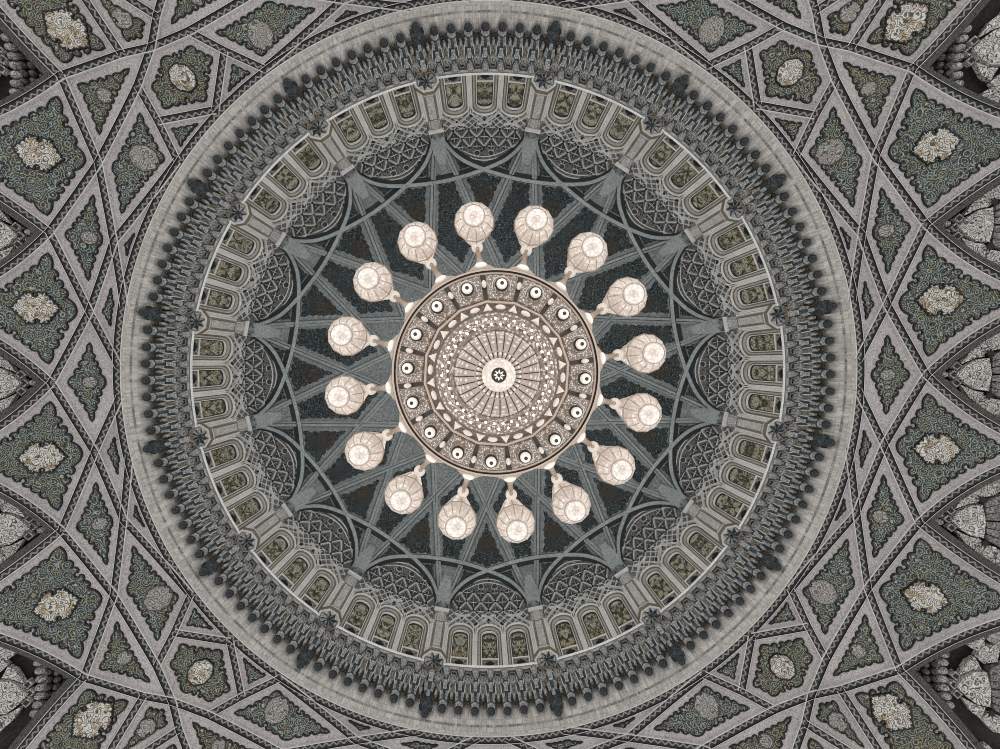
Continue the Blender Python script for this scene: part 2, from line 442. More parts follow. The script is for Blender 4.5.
def cen(p): return (sum(q[0] for q in p) / len(p), sum(q[1] for q in p) / len(p))

# ------------------------------------------------------------------ words
WORD = ['no', 'one', 'two', 'three']
ORD = ['', 'first', 'second', 'third', 'fourth', 'fifth', 'sixth', 'seventh', 'eighth']
BASE = ['top', 'far right', 'bottom', 'far left']
def bay_words(i):
    i %= 16; b = BASE[i // 4]; k = i % 4
    return f'bay at the {b}' if k == 0 else f'bay {WORD[k]} {"place" if k == 1 else "places"} clockwise from the {b}'
def col_words(i):                # column i stands between bay i and bay i+1
    i %= 16; return f'{ORD[i % 4 + 1]} clockwise after the {BASE[i // 4]} bay'
BAY = lambda i: rad(-90 + 22.5 * i)
COLA = lambda i: rad(-90 + 22.5 * i + 11.25)

# ================================================================== LATTICE VAULT
T0, T1, T2 = (23.14, 0), (22.74, 7.84), (21.40, 15.45)
M1, M2, P1 = (21.28, 3.77), (20.23, 11.43), (19.92, 7.48)
H1, H2, O1, O2 = (18.0, 15.28), (17.26, 13.67), (17.13, 17.13), (14.42, 14.42)
Q2, E1 = (16.54, 11.78), (18.54, 16.70)
S1, S2, S3, FF = (28.6, 3.88), (28.2, 11.75), (25.6, 21.0), (20.9, 20.9)
sw = lambda p: (p[1], p[0]); fl = lambda p: (p[0], -p[1])
RO = 20.08
C0 = pol(RO, rad(2.2)); C1 = pol(RO, rad(11.5)); X0 = (20.12, 0)
aT0S = bez(T0, (25.75, 3.1), S1); aT1S1 = bez(T1, (25.5, 4.7), S1)
aT1S2 = bez(T1, (25.5, 10.4), S2); aT2S2 = bez(T2, (24.6, 12.9), S2)
aT2S3 = bez(T2, (23.6, 17.8), S3)
a_ = lambda p: math.atan2(p[1], p[0])
CELLS = {   # name: (edges, inset, period, amp, tip, notch, medallion size, material, sides, self-mirrored)
 'kite0': dict(e=[seg(T0, M1), seg(M1, X0), seg(X0, fl(M1)), seg(fl(M1), T0)], d=.62, med=.33, mm='medal2', sym='axis', words='kite-shaped arabesque panel'),
 'big1': dict(e=[seg(T0, M1), seg(M1, T1), aT1S1, aT0S[::-1]], d=.57, med=1.1, mc=(23.66, 3.93), ma=(1, 0), mm='medal', big=1, words='large four-pointed arabesque panel with pale medallion'),
 'big2': dict(e=[seg(T1, M2), seg(M2, T2), aT2S2, aT1S2[::-1]], d=.57, med=1.1, mc=(22.86, 11.7), ma=(1, .2), mm='medal', big=1, words='large four-pointed arabesque panel with pale medallion'),
 'big3': dict(e=[seg(T2, E1), seg(E1, FF), seg(FF, S3), aT2S3[::-1]], d=.55, med=1.15, mc=(20.87, 17.58), ma=(1, .75), mm='medal', big=1, f='field2', words='large lozenge arabesque panel with pale medallion'),
 'kite4': dict(e=[seg(T1, M2), seg(M2, P1), seg(P1, M1), seg(M1, T1)], d=.57, med=.36, mm='medal2', words='narrow kite arabesque panel'),
 'tri5': dict(e=[seg(M1, P1), seg(P1, C1), ringarc(RO + .05, a_(C1), a_(C0)), seg(C0, M1)], d=.52, med=0, words='slim spindle panel beside the drum ring'),
 'tri6': dict(e=[seg(P1, Q2), ringarc(RO + .05, a_(Q2), a_(C1), 14), seg(C1, P1)], d=.45, med=0, words='sliver-shaped dark panel beside the drum ring'),
 'kite7': dict(e=[seg(M2, H1), seg(H1, Q2), seg(Q2, P1), seg(P1, M2)], d=.57, med=.66, mc=(18.13, 11.82), mm='medal2', words='tall kite arabesque panel with round medallion'),
 'tri8': dict(e=[seg(T2, O1), seg(O1, M2), seg(M2, T2)], d=.55, med=.36, mc=(19.59, 14.71), mm='medal2', f='field2', words='triangular arabesque panel with small medallion'),
 'hex9': dict(e=[seg(O1, H1), seg(H1, H2), seg(H2, O2), seg(O2, sw(H2)), seg(sw(H2), sw(H1)), seg(sw(H1), O1)], d=.57, med=.64, mc=(15.85, 15.85), mm='medal', f='field2', sym='diag', words='hexagonal arabesque panel with round pale medallion'),
 'tri10': dict(e=[seg(Q2, H2), seg(H2, O2), ringarc(RO + .1, a_(O2), a_(Q2))], d=.44, med=0, words='small triangular panel between drum ring and hexagon'),
 'kite11': dict(e=[seg(O1, E1), seg(E1, FF), seg(FF, sw(E1)), seg(sw(E1), O1)], d=.56, med=.45, mm='medal2', sym='diag', f='field2', words='small kite arabesque panel outside the hexagon'),
}
OCT = [('left', 'upper', lambda p: (-p[0], -p[1])), ('left', 'lower', lambda p: (-p[0], p[1])),
       ('right', 'upper', lambda p: (p[0], -p[1])), ('right', 'lower', lambda p: (p[0], p[1])),
       ('top', 'left', lambda p: (-p[1], -p[0])), ('top', 'right', lambda p: (p[1], -p[0])),
       ('bottom', 'left', lambda p: (-p[1], p[0])), ('bottom', 'right', lambda p: (p[1], p[0]))]
def lobed(c, r, ax, k=.72, n=64, lobes=12, sharp=.35):
    out = []
    for i in range(n):
        g = 2 * PI * i / n; q = r * (1 + .07 * abs(sin(lobes * g / 2)) + sharp * (abs(cos(g)) ** 6) * .5)
        x, y = q * cos(g), q * k * sin(g)
        out.append((c[0] + x * cos(ax) - y * sin(ax), c[1] + x * sin(ax) + y * cos(ax)))
    return out
def cartouche(c, a, b, ax):
    P = [(a, 0), (.42 * a, b), (-.42 * a, b), (-a, 0), (-.42 * a, -b), (.42 * a, -b)]
    R = lambda p: (c[0] + p[0] * cos(ax) - p[1] * sin(ax), c[1] + p[0] * sin(ax) + p[1] * cos(ax))
    P = [R(p) for p in P]; out = []
    return scallop([seg(P[k], P[(k + 1) % 6]) for k in range(6)], .3, .05, .12, .1, (1, 4))
def place_words(kind, side, half, sym):
    if sym == 'axis': return f'at the {side} of the drum, on the middle line'
    if sym == 'diag':
        v = side if side in ('top', 'bottom') else ('top' if half == 'upper' else 'bottom')
        h = side if side in ('left', 'right') else half
        return f'in the {v} {h} corner of the photo'
    if kind in ('big1', 'kite4', 'tri5'):
        return f'at the {side}, just {"above" if half == "upper" else "below"} the middle line' if side in ('left', 'right') else f'at the {side}, just {half} of the middle line'
    if side in ('left', 'right'): return f'in the {"top" if half == "upper" else "bottom"} {side} quarter, nearer the {side}'
    return f'in the {side} {half} quarter, nearer the {side}'
def make_panel(kind, c, side, half, f):
    edges = [[f(p) for p in e] for e in c['e']]
    allp = [p for e in edges for p in e]
    if min(abs(p[1]) for p in allp) > 20.9 or (cen(allp)[1] ** 2) ** .5 > 23.9: return
    flat = [p for e in edges for p in e[:-1]]; k = cen(flat); z = zl(math.hypot(*k))
    t = thing('arabesque_panel', f'{c["words"]} {place_words(kind, side, half, c.get("sym"))}', 'panel', (k[0], k[1], z), group='arabesque panels around the drum')
    loc = lambda x, y, h: tuple(Vector(map_l(x, y, h)) - t.location)
    b0 = plate(flat, loc, 0, thick=.35); b0.build('stone_border', M['margin'], t)
    d = c['d']; ins = None
    while ins is None and d > .2:
        ins = inset(edges, d); d -= .06
    if ins is None: return
    big = c.get('big'); small = not c['med']
    per, amp, tip, no = (.46, .115, .8, .13) if big else (.40, .08, .5, .11) if not small else (.32, .05, .3, 0)
    out = scallop(ins, per, amp, tip, no)
    fm = M[c.get('f', 'field')]
    fo = plate(out, loc, .045, thick=.04).build('arabesque_field', fm, t)
    outline(out, loc, .075 if not small else .06, 0, .085).build('black_outline', M['black'], t)
    if c['med']:
        m = f(c['mc']) if 'mc' in c else cen([p for e in edges for p in e[:-1]])
        if big: mo = cartouche(m, c['med'], c['med'] * .74, a_(f(c['ma'])))
        else: mo = lobed(m, c['med'], a_(m), .92, lobes=8, sharp=.1)
        mm = plate(mo, loc, .08, thick=.05).build('medallion', M[c['mm']], t)
        outline(mo, loc, .075 if c['mm'] == 'medal' else .04, .03, .11).build('medallion_outline', M['black'] if c['mm'] == 'medal' else M['dkstone'], mm)
for kind, c in CELLS.items():
    done = set()
    for side, half, f in OCT:
        key = None
        if c.get('sym') == 'axis': key = side
        if c.get('sym') == 'diag': key = tuple(round(v, 2) for v in (f(O1) if kind != 'x' else 0))
        if key is not None:
            if key in done: continue
            done.add(key)
        make_panel(kind, c, side, half, f)

BW = .2
BPROF = [(-BW, 0), (-BW, .13), (-.165, .15), (-.158, .09), (-.105, .07), (.105, .07), (.158, .09), (.165, .15), (BW, .13), (BW, 0)]
BM = [1, 1, 2, 2, 0, 2, 2, 1, 1]
tn = [0]
def trim(mb, mats, label, cat, smooth=False):
    tn[0] += 1
    return tag(mb.build(f'trim_{tn[0]}', mats, None, smooth), label, cat, kind='structure')
BANDS = [([T0, M1, P1, Q2], 'from the side tip to the drum ring'), ([C0, M1, T1], 'from the middle of the drum side to the second tip'),
         ([T1, M2, H1, O1, sw(E1), sw(T2)], 'running past the hexagon from side to side'), ([C1, P1, M2, T2], 'from the drum ring to the third tip'),
         ([Q2, H2, H1], 'beside the hexagon'), ([H2, O2], 'along the inner edge of the hexagon'), ([E1, FF], 'beside the small kite'),
         (aT0S, 'arching over the middle niche'), (aT1S1, 'arching over the inner flank of the second niche'), (aT1S2, 'arching over the outer flank of the second niche'),
         (aT2S2, 'arching over the inner flank of the third niche'), (aT2S3, 'arching over the outer flank of the third niche')]
for pl, w in BANDS:
    for side, half, f in OCT:
        q = [f(p) for p in pl]
        if min(abs(p[1]) for p in q) > 21.0: continue
        trim(strip(dense(q, .5), BPROF, map_l, BM), [M['band'], M['lip'], M['black']], f'dark zigzag stone band {w}, {side} {half}', 'stone band')
rb = ringarc(20.2, 0, 2 * PI, 193)
trim(strip(rb, BPROF, map_l, BM, closed=True), [M['band'], M['lip'], M['black']], 'dark zigzag band running right round the foot of the drum', 'stone band')

# ================================================================== NICHES at the left and right edges
def niche(side, half, f, T, eu, ed, words, deep):
    """eu / ed: the two arch edges (polylines from the tip outwards)"""
    base = Vector(map_l(*f(T), 0))
    t = thing('muqarnas_niche', words, 'niche', base, group='dark muqarnas niches')
    mp = lambda x, y, h: tuple(Vector(map_l(*f((x, y)), h)) - base)
    # soffit: carved strip rising from the arch edge into the recess
    for e, sg in ((eu, -1), (ed, 1)):
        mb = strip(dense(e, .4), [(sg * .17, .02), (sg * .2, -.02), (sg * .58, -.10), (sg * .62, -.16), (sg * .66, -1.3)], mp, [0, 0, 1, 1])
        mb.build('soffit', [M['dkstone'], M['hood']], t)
    far = [(33.0, eu[-1][1] + 1.0), (33.0, ed[-1][1] - 1.0)]
    out = eu + far + ed[::-1][:-1]
    plate(out, mp, -1.25).build('hood', M['hood'], t)  # near-black backdrop: the shade of the recess is put into its colour
    def width(d):                # clear range across at distance d from the tip
        def yy(e):
            x = T[0] + d
            for a, b in zip(e, e[1:]):
                if a[0] <= x <= b[0]: return a[1] + (b[1] - a[1]) * (x - a[0]) / (b[0] - a[0])
            return e[-1][1]
        return yy(ed) + .75, yy(eu) - .75
    def row(name, d, w, ln, h, mat, st=0, hz=.22):
        lo, hi = width(d)
        n = int((hi - lo) / w); mb = MB()
        if n < 1: return
        for i in range(n):
            y = (lo + hi) / 2 + (i - (n - 1) / 2) * w
            bow = ((y - (lo + hi) / 2) ** 2) * .10
            c = mp(T[0] + d + bow, y, h)
            q = f((ln, w * .46)); p = f((0, 0))
            sx, sy = abs(q[0]), abs(q[1])
            mb.ball(c, sx, sy, hz, 8, 5)
        mb.build(name, mat, t)
    dd = 1.0; k = 0
    while dd < deep:
        row('cell_row', dd, .30 + .03 * k, .2, -.95 + .05 * k, M['scale']); dd += .4; k += 1
    for q in range(3):           # dark cells along both flanks, beyond the pale row
        dq = deep + .75 + .8 * q; l3, h3 = width(dq); mb = MB()
        for sg in (-1, 1):
            for z_ in range(3):
                y = (h3 + .12 - .3 * z_) if sg > 0 else (l3 - .12 + .3 * z_)
                if abs(y - (l3 + h3) / 2) < .9 + .35 * q: continue
                qq = f((.22, .15)); mb.ball(mp(T[0] + dq + .12 * z_, y, -.8), abs(qq[0]), abs(qq[1]), .2, 8, 5)
        if len(mb.v) > 250: mb.build('cell_row', M['scale'], t)
    row('pale_cell_row', deep + .15, .42, .3, -.72, M['bulb'], hz=.25)
    lo, hi = width(deep + .6); mid = (lo + hi) / 2
    # stepped dark squares, fans, star holes and rays
    def shape(name, pts, h, mat, th=.25): return plate(pts, mp, h, thick=th).build(name, mat, t)
    d0 = T[0] + deep + .45
    for y in (-.45, 0, .45):
        c = (d0 + .1 + .25 * abs(y), mid + y)
        sq = shape('corner_square', [(c[0] - .24, c[1]), (c[0], c[1] - .24), (c[0] + .24, c[1]), (c[0], c[1] + .24)], -.55, M['bulb'])
        plate([(c[0] - .14, c[1]), (c[0], c[1] - .14), (c[0] + .14, c[1]), (c[0], c[1] + .14)], mp, -.53, thick=.02).build('dark_centre', M['black'], sq)
    fan = [(d0 + .1, mid), (d0 + .55, mid - .5), (d0 + .95, mid - .78), (d0 + 1.5, mid - .86), (d0 + 1.62, mid), (d0 + 1.5, mid + .86), (d0 + .95, mid + .78), (d0 + .55, mid + .5)]
    shape('fan_shell', fan, -.42, M['fan'])
    for s in (-1, 1):
        g = [(d0 + .35, mid + s * .55), (d0 + .95, mid + s * .86), (d0 + 1.35, mid + s * .95), (d0 + 1.1, mid + s * 1.5), (d0 + .75, mid + s * 1.25)]
        shape('side_shell', g if s > 0 else g[::-1], -.5, M['fan'])
        g = [(d0 + 1.15, mid + s * 1.55), (d0 + 1.5, mid + s * 1.2), (d0 + 2.1, mid + s * 1.35), (d0 + 2.3, mid + s * 2.2), (d0 + 1.6, mid + s * 2.1)]
        shape('side_shell', g if s > 0 else g[::-1], -.55, M['fan'])
        for k in range(3):
            d_ = deep + 1.7 + .85 * k; l2, h2 = width(d_); yb = h2 + .1 if s > 0 else l2 - .1
            if abs(yb - mid) < 1.6 + .5 * k: continue
            x_ = T[0] + d_
            g = [(x_ - .42, yb - s * .25), (x_ - .3, yb - s * .75), (x_ + .1, yb - s * 1.0), (x_ + .4, yb - s * .7), (x_ + .42, yb)]
            shape('edge_shell', g[::-1] if s > 0 else g, -.6, M['fan' if k % 2 == 0 else 'bulb'])
        c = (d0 + 1.5, mid + s * 1.12)
        st = [(c[0] + (.22 if i % 2 == 0 else .11) * cos(PI * i / 8), c[1] + (.22 if i % 2 == 0 else .11) * sin(PI * i / 8)) for i in range(16)]
        shape('star_hole', st, -.35, M['black'], .05)
        for j in range(3):
            a0 = mid + s * (.02 + .45 * j); a1 = mid + s * (.42 + .45 * j)
            g = [(d0 + 1.7, mid + s * (.05 + .33 * j)), (d0 + 1.7, mid + s * (.33 + .33 * j)), (d0 + 4.2, mid + s * (.85 + .8 * j)), (d0 + 4.2, mid + s * (.05 + .8 * j))]
            shape('ray_panel', g if s > 0 else g[::-1], -.5, M['ray'])
for side, half, f in OCT[:4]:
    if half == 'upper':
        niche(side, half, f, T0, aT0S, [fl(p) for p in aT0S], f'dark muqarnas niche at the {side} edge, on the middle line', 1.15)
    niche(side, half, f, T1, aT1S2, aT1S1, f'dark muqarnas niche at the {side} edge, next {"above" if half == "upper" else "below"} the middle one', 1.25)
    niche(side, half, f, T2, aT2S3, aT2S2, f'dark muqarnas niche at the {side} edge, nearest the {"top" if half == "upper" else "bottom"} corner', 2.3)

# ================================================================== DRUM: ring wall, muqarnas cornice
mb = MB(); n = 512
rings = [[pol(R, 2 * PI * i / n) + (z,) for i in range(n)] for R, z in ((20.12, 28.36), (20.0, 28.4), (20.0, 28.85), (20.04, 28.9), (20.04, 29.6))]
rings.append([pol(20.04, 2 * PI * i / n) + (30.55 + .55 * abs(sin(64 * (2 * PI * i / n - BAY(0)))) ** .7,) for i in range(n)])
mb.loft(rings); tag(mb.build('wall_drum', M['drum'], None), 'pale stone ring wall at the foot of the dome drum', 'wall', kind='structure')
mb = MB(); mb.lathe([(20.07, 30.9), (19.8, 31.12), (19.3, 31.5), (18.8, 31.98), (18.66, 32.1), (18.66, 32.2), (19.1, 32.25)], 128)
tag(mb.build('wall_corbel', M['corbel'], None), 'dark brown corbelled surface behind the hanging pendants', 'wall', kind='structure')

def octa(z, x, r, n=8, ph=PI / 8, sq=1.0): return [(x + r * cos(2 * PI * i / n + ph), r * sq * sin(2 * PI * i / n + ph), z) for i in range(n)]
mb = MB(); mb.lathe([(20.25, zl(20.25) + 1.7), (48, zl(48) + 1.7)], 64)
tag(mb.build('wall_vault', M['hood'], None), 'dark masonry behind the lattice vault round the drum', 'wall', kind='structure')
# small pendant: local x outwards, origin at the tip
cap = MB(); cap.loft([octa(0, 0, .05), octa(.01, 0, .19), octa(.05, 0, .225), octa(.12, 0, .23), octa(.2, -.01, .2)], cap0=True)
body = MB(); N12 = 12
def o12(z, x, r, q=1.0): return [(x + r * cos(2 * PI * i / N12 + PI / 12), r * q * sin(2 * PI * i / N12 + PI / 12), z) for i in range(N12)]
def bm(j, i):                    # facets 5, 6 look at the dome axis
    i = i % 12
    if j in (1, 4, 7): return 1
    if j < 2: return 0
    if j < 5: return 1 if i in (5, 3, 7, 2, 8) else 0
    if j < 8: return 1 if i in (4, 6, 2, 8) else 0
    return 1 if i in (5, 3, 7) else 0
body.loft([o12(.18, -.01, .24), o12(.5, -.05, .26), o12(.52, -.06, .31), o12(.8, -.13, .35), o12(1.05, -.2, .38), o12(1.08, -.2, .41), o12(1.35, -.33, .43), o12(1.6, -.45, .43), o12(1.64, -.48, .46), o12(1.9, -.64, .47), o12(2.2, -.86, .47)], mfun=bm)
for s_ in (-1, 1):               # light ridges down the flanks and a forked front rib
    body.tube([(-.24, s_ * .16, .55), (-.5, s_ * .27, 1.1), (-.86, s_ * .34, 1.75)], [.018, .026, .034], 5, 2)
    body.tube([(-.33, 0, .62), (-.56, s_ * .08, 1.1), (-.93, s_ * .2, 1.75)], [.015, .02, .026], 5, 2)
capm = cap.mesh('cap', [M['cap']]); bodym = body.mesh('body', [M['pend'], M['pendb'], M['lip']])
br = MB(); br.loft([octa(0, .1, .1), octa(.05, .05, .2), octa(.4, -.05, .34), octa(.5, -.05, .36)], cap0=True, mfun=lambda j, i: (i + 1) % 2)
for k in range(3): br.tube([(-.1, -.1 + .1 * k, -.02), (-.36, -.2 + .2 * k, .42)], [.03, .05], 5, 0)
brm = br.mesh('bracket', [M['pend'], M['cap']])
# shell
sh = MB()
rings = []
for j in range(1, 8):
    g = PI * j / 8; rings.append([((.30 * sin(g) * (1 + .07 * cos(8 * a))) * cos(a), (.36 * sin(g) * (1 + .07 * cos(8 * a))) * sin(a), -.36 * cos(g)) for a in [2 * PI * i / 32 for i in range(32)]])
sh.loft(rings, cap0=True)
for k in range(5): sh.tube([(-.02, 0, -.38), (-.2, -.2 + .1 * k, -.26), (-.3, -.3 + .15 * k, .05)], [.02, .03, .035], 5, 1)
shm = sh.mesh('shell', [M['shell'], M['pend']], True)
kn = MB(); kn.loft([octa(.1, .62, .05, 8), octa(.14, .6, .1, 8), octa(.3, .52, .12, 8), octa(.5, .4, .05, 8)], cap0=True); knm = kn.mesh('knob', [M['pend']])
lf_ = MB(); lf_.loft([octa(.5, .36, .05, 6), octa(.7, .22, .14, 6), octa(1.1, -.05, .2, 6)], mfun=lambda j, i: 0); lfm_ = lf_.mesh('niche_back', [M['corbel']])
bd = MB(); bd.loft([octa(-.36, 0, .05, 6), octa(-.32, 0, .12, 6), octa(-.2, 0, .1, 6)], cap0=True); bdm = bd.mesh('boss', [M['pend']])
# large pendant
lc = MB(); lc.loft([octa(0, 0, .05), octa(.03, 0, .18), octa(.2, 0, .25), octa(.38, 0, .22), octa(.46, -.02, .14)], cap0=True)
lb = MB(); lb.loft([octa(.44, -.02, .2), octa(.55, -.04, .36), octa(.95, -.06, .42), octa(1.12, -.1, .34), octa(1.18, -.1, .22)], cap0=True, mfun=lambda j, i: i % 2)
for i in range(8): lb.tube([(-.04 + .36 * cos(PI * i / 4 + PI / 8), .36 * sin(PI * i / 4 + PI / 8), .55), (-.06 + .43 * cos(PI * i / 4 + PI / 8), .43 * sin(PI * i / 4 + PI / 8), .95)], .035, 5, 0)
ls = MB(); ls.loft([octa(1.1, -.1, .24), octa(1.6, -.25, .27), octa(2.0, -.45, .36), octa(2.5, -.75, .44)], mfun=lambda j, i: 1 if i % 2 == j % 2 else 0)
lf = MB()
for i in range(7):               # upright feather fan
    g = rad(-66 + 22 * i); lf.tube([(-.55 - .05, .12 * sin(g), 1.85), (-.62 - .38 * cos(g), .62 * sin(g), 2.55)], [.04, .11], 4)
for s in (-1, 1): lf.loft([octa(1.9, -.55, .12), octa(2.3, -.7, .3), octa(2.6, -.8, .3)], 0)
lcm, lbm, lsm, lfm = lc.mesh('tip_knob', [M['cap']]), lb.mesh('bulb', [M['cap'], M['pendb']]), ls.mesh('stem', [M['pend'], M['pendb']]), lf.mesh('feather_fan', [M['pend']])
for i in range(16):
    for j in range(8):
        a = BAY(i) + rad(22.5) * (j - 3.5 + (-.5)) / 8 + 0
        a = COLA(i - 1) + rad(22.5) * j / 8
        if j == 0:
            t = thing('column_pendant', f'large bulbous muqarnas pendant under the drum column, {col_words(i - 1)}', 'pendant', pol(19.74, a) + (29.15,), a, 'large pendants under the columns')
            for nme, m in (('tip_knob', lcm), ('bulb', lbm), ('stem', lsm), ('feather_fan', lfm)): link(nme, m, t)
        else:
            t = thing('muqarnas_pendant', f'small muqarnas pendant, {ORD[j]} clockwise of seven, {bay_words(i)}', 'pendant', pol(19.72, a) + (29.8,), a, 'small muqarnas pendants under the drum cornice')
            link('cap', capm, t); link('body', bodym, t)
            link('bracket', brm, t, (-.98, 0, 1.66))
        a2 = a + rad(22.5) / 16
        t = tag(link('muqarnas_shell', shm, None, pol(18.96, a2) + (31.62,), a2), f'fluted stone shell, {ORD[j + 1]} clockwise of eight, {bay_words(i)}', 'shell', 'stone shells under the drum cornice')
        link('boss', bdm, t); link('knob', knm, t, (.0, 0, -1.0)); link('niche_back', lfm_, t, (0, 0, -1.0))

# ================================================================== cornice, columns, windows
CP = [(18.74, 32.2), (18.68, 31.90), (18.58, 31.86), (18.56, 31.96), (18.48, 31.98), (18.46, 31.88), (18.38, 31.9), (18.35, 32.04), (18.32, 32.04), (18.30, 31.96), (18.24, 31.98), (18.22, 32.08), (18.28, 32.16), (18.9, 32.2), (18.9, 32.1)]
CM = [3, 0, 1, 1, 3, 0, 0, 3, 3, 2, 2, 2, 0, 0]
for i in range(16):
    mb = MB(); mb.lathe(CP, 14, BAY(i) - rad(9.3), BAY(i) + rad(9.3), mfun=lambda j, k: CM[j])
    tn[0] += 1
    tag(mb.build(f'trim_{tn[0]}', [M['wall'], M['brown'], M['white'], M['dkstone']], None), f'ribbed white cornice ledge under the {bay_words(i)}', 'cornice', kind='structure')
mb = MB(); mb.lathe([(19.05, 32.0), (19.05, 38.2)], 192)
tag(mb.build('wall_window', M['wall'], None), 'stone wall behind the windows of the drum', 'wall', kind='structure')

def arch(w, z0, zs, zt, x, n=10):
    p = [(x, -w, z0), (x, -w, zs)]
    for i in range(1, n): g = PI * i / n; p.append((x, -w * cos(g) * (1 if True else 0), zs + (zt - zs) * sin(g) ** .9))
    return p + [(x, w, zs), (x, w, z0)]
WL = [(1.0, 37.85, .25, 0), (1.0, 37.85, -.1, 0), (.965, 37.8, -.14, 1), (.90, 37.68, -.14, 1), (.885, 37.65, -.06, 2), (.775, 37.4, -.04, 2), (.765, 37.38, -.08, 0), (.66, 37.14, -.06, 0), (.65, 37.12, -.01, 2), (.585, 36.96, .0, 2), (.58, 36.95, -.05, 1), (.54, 36.86, -.05, 1), (.53, 36.84, .05, 3), (.475, 36.72, .13, 3)]
fr = MB(); fr.loft([arch(w, 32.05, 36.25 if w > .7 else 36.2, zt, x) for w, zt, x, m in WL], closed=False, mfun=lambda j, i: WL[j][3])
frm = fr.mesh('frame', [M['wall'], M['white'], M['brown'], M['navy']])
pn = MB(); pn.face([pn.vert(p) for p in arch(.48, 33.25, 36.2, 36.73, .12)])
pnm = pn.mesh('pane', [M['glass']])
sl = MB(); sl.box(-.02, .34, -.56, .56, 32.05, 33.36); sl.box(-.07, .04, -.57, .57, 33.3, 33.42, 1); sl.box(-.06, .0, -.57, -.51, 32.05, 33.35, 1); sl.box(-.06, .0, .51, .57, 32.05, 33.35, 1)
slm = sl.mesh('sill', [M['shell'], M['white']])
ro = MB(); ro.loft([[(x, r * (1 + .25 * cos(4 * g)) * cos(g), 32.85 + r * (1 + .25 * cos(4 * g)) * sin(g)) for g in [2 * PI * i / 24 for i in range(24)]] for r, x in ((.24, -.03), (.22, -.08))], cap1=True)
rom = ro.mesh('sill_rosette', [M['navy']])
tr = MB()
for y in (-.14, 0, .14): tr.tube([(-.16 + abs(y) * .3, y, z) for z in (32.05, 34, 36, 37.4)], .036, 8, 0)
tr.box(-.02, .3, -.2, .2, 32.05, 37.45, 1)
for y in (-.13, .13): tr.tube([(-.12, y, 37.4), (-.1, y * 2.2, 37.75)], .05, 6)
trm = tr.mesh('mullion', [M['white'], M['dkstone']])
WP = rad(6.22); wn = 0
for i in range(16):
    for j, w in ((-1, 'first'), (0, 'middle'), (1, 'last')):
        a = BAY(i) + j * WP; wn += 1
        t = thing(f'window_{wn}', f'arched stained glass window, {w} clockwise of three, {bay_words(i)}', 'window', (0, 0, 0), 0, 'stained glass windows round the drum', 'structure')
        t.location = pol(18.6, a) + (0,); t.rotation_euler = (0, 0, a)
        link('frame', frm, t); link('pane', pnm, t); s = link('sill', slm, t); link('sill_rosette', rom, s)
    for j in (-.5, .5):
        a = BAY(i) + j * WP; tn[0] += 1
        tag(link(f'trim_{tn[0]}', trm, None, pol(18.6, a) + (0,), a), f'white moulded mullion, {"first" if j < 0 else "second"} clockwise, {bay_words(i)}', 'mullion', kind='structure')

# column, local x outwards from R = 18.6
bs = MB()
R8 = lambda r, z, x=-.3: octa(z, x, r)
bs.loft([R8(.62, 32.14), R8(.68, 32.0), R8(.82, 31.98), R8(.86, 32.3), R8(.76, 32.36), R8(.80, 32.5), R8(.62, 32.75), R8(.5, 33.2)], mfun=lambda j, i: (0, 1, 2, 0, 1, 2, 0)[j])
rs = MB()
for i in range(8):               # faceted rosette in the underside
    a0 = PI / 8 + i * PI / 4; am = a0 + PI / 8; a1 = a0 + PI / 4
    c = rs.vert((-.3, 0, 32.28)); p = rs.vert((-.3 + .6 * cos(a0), .6 * sin(a0), 32.18)); q = rs.vert((-.3 + .6 * cos(a1), .6 * sin(a1), 32.18)); m_ = rs.vert((-.3 + .4 * cos(am), .4 * sin(am), 32.08))
    rs.face((c, p, m_), 1); rs.face((c, m_, q), 0); rs.face((p, q, m_), 2)
rk = MB(); rk.loft([octa(32.08, -.3, .02), octa(32.1, -.3, .08), octa(32.27, -.3, .1)], cap0=True)
CX = .17
sf = MB(); sf.loft([octa(32.5, CX, .44), octa(32.9, CX, .44), octa(32.92, CX, .4), octa(37.6, CX, .4)], 0)
sp = MB(); z0, z1 = 33.2, 37.2; px = CX - .37
sp.box(px - .09, px + .03, -.25, .25, z0, z1, 0)
sp.box(px - .10, px + .07, -.31, -.25, z0 - .05, z1 + .05, 1); sp.box(px - .10, px + .07, .25, .31, z0 - .05, z1 + .05, 1)
sp.box(px - .13, px + .05, -.31, .31, z0 - .14, z0, 2); sp.box(px - .11, px + .05, -.31, .31, z1, z1 + .1, 1)
cp = MB(); cp.loft([octa(37.4, CX, .42), octa(37.5, CX, .48), octa(37.65, CX, .42), octa(38.4, CX, .43), octa(38.8, CX - .02, .47)], 0)
for k in range(-3, 4): cp.tube([(CX - .43 * cos(rad(26 * k)), .43 * sin(rad(26 * k)), 37.7), (CX - .46 * cos(rad(26 * k)), .48 * sin(rad(26 * k)), 38.6)], .05, 5, 1)
cl = MB(); cl.box(CX - .5, .3, -.5, .5, 38.8, 39.2, 1); cl.box(CX - .63, CX - .48, -.57, .57, 38.7, 39.05, 0)
sm = MB()
for y, x, r in ((.47, -.12, .07), (.6, -.05, .06)):
    sm.tube([(x, y, z) for z in (32.7, 35, 37.6)], r, 8, 0)
sm.box(-.06, .3, .38, .7, 32.66, 37.8, 1)
sm2 = MB()
for y, x, r in ((.47, -.12, .07), (.6, -.05, .06)):
    sm2.tube([(x, -y, z) for z in (32.7, 35, 37.6)], r, 8, 0)
sm2.box(-.06, .3, -.7, -.38, 32.66, 37.8, 1)
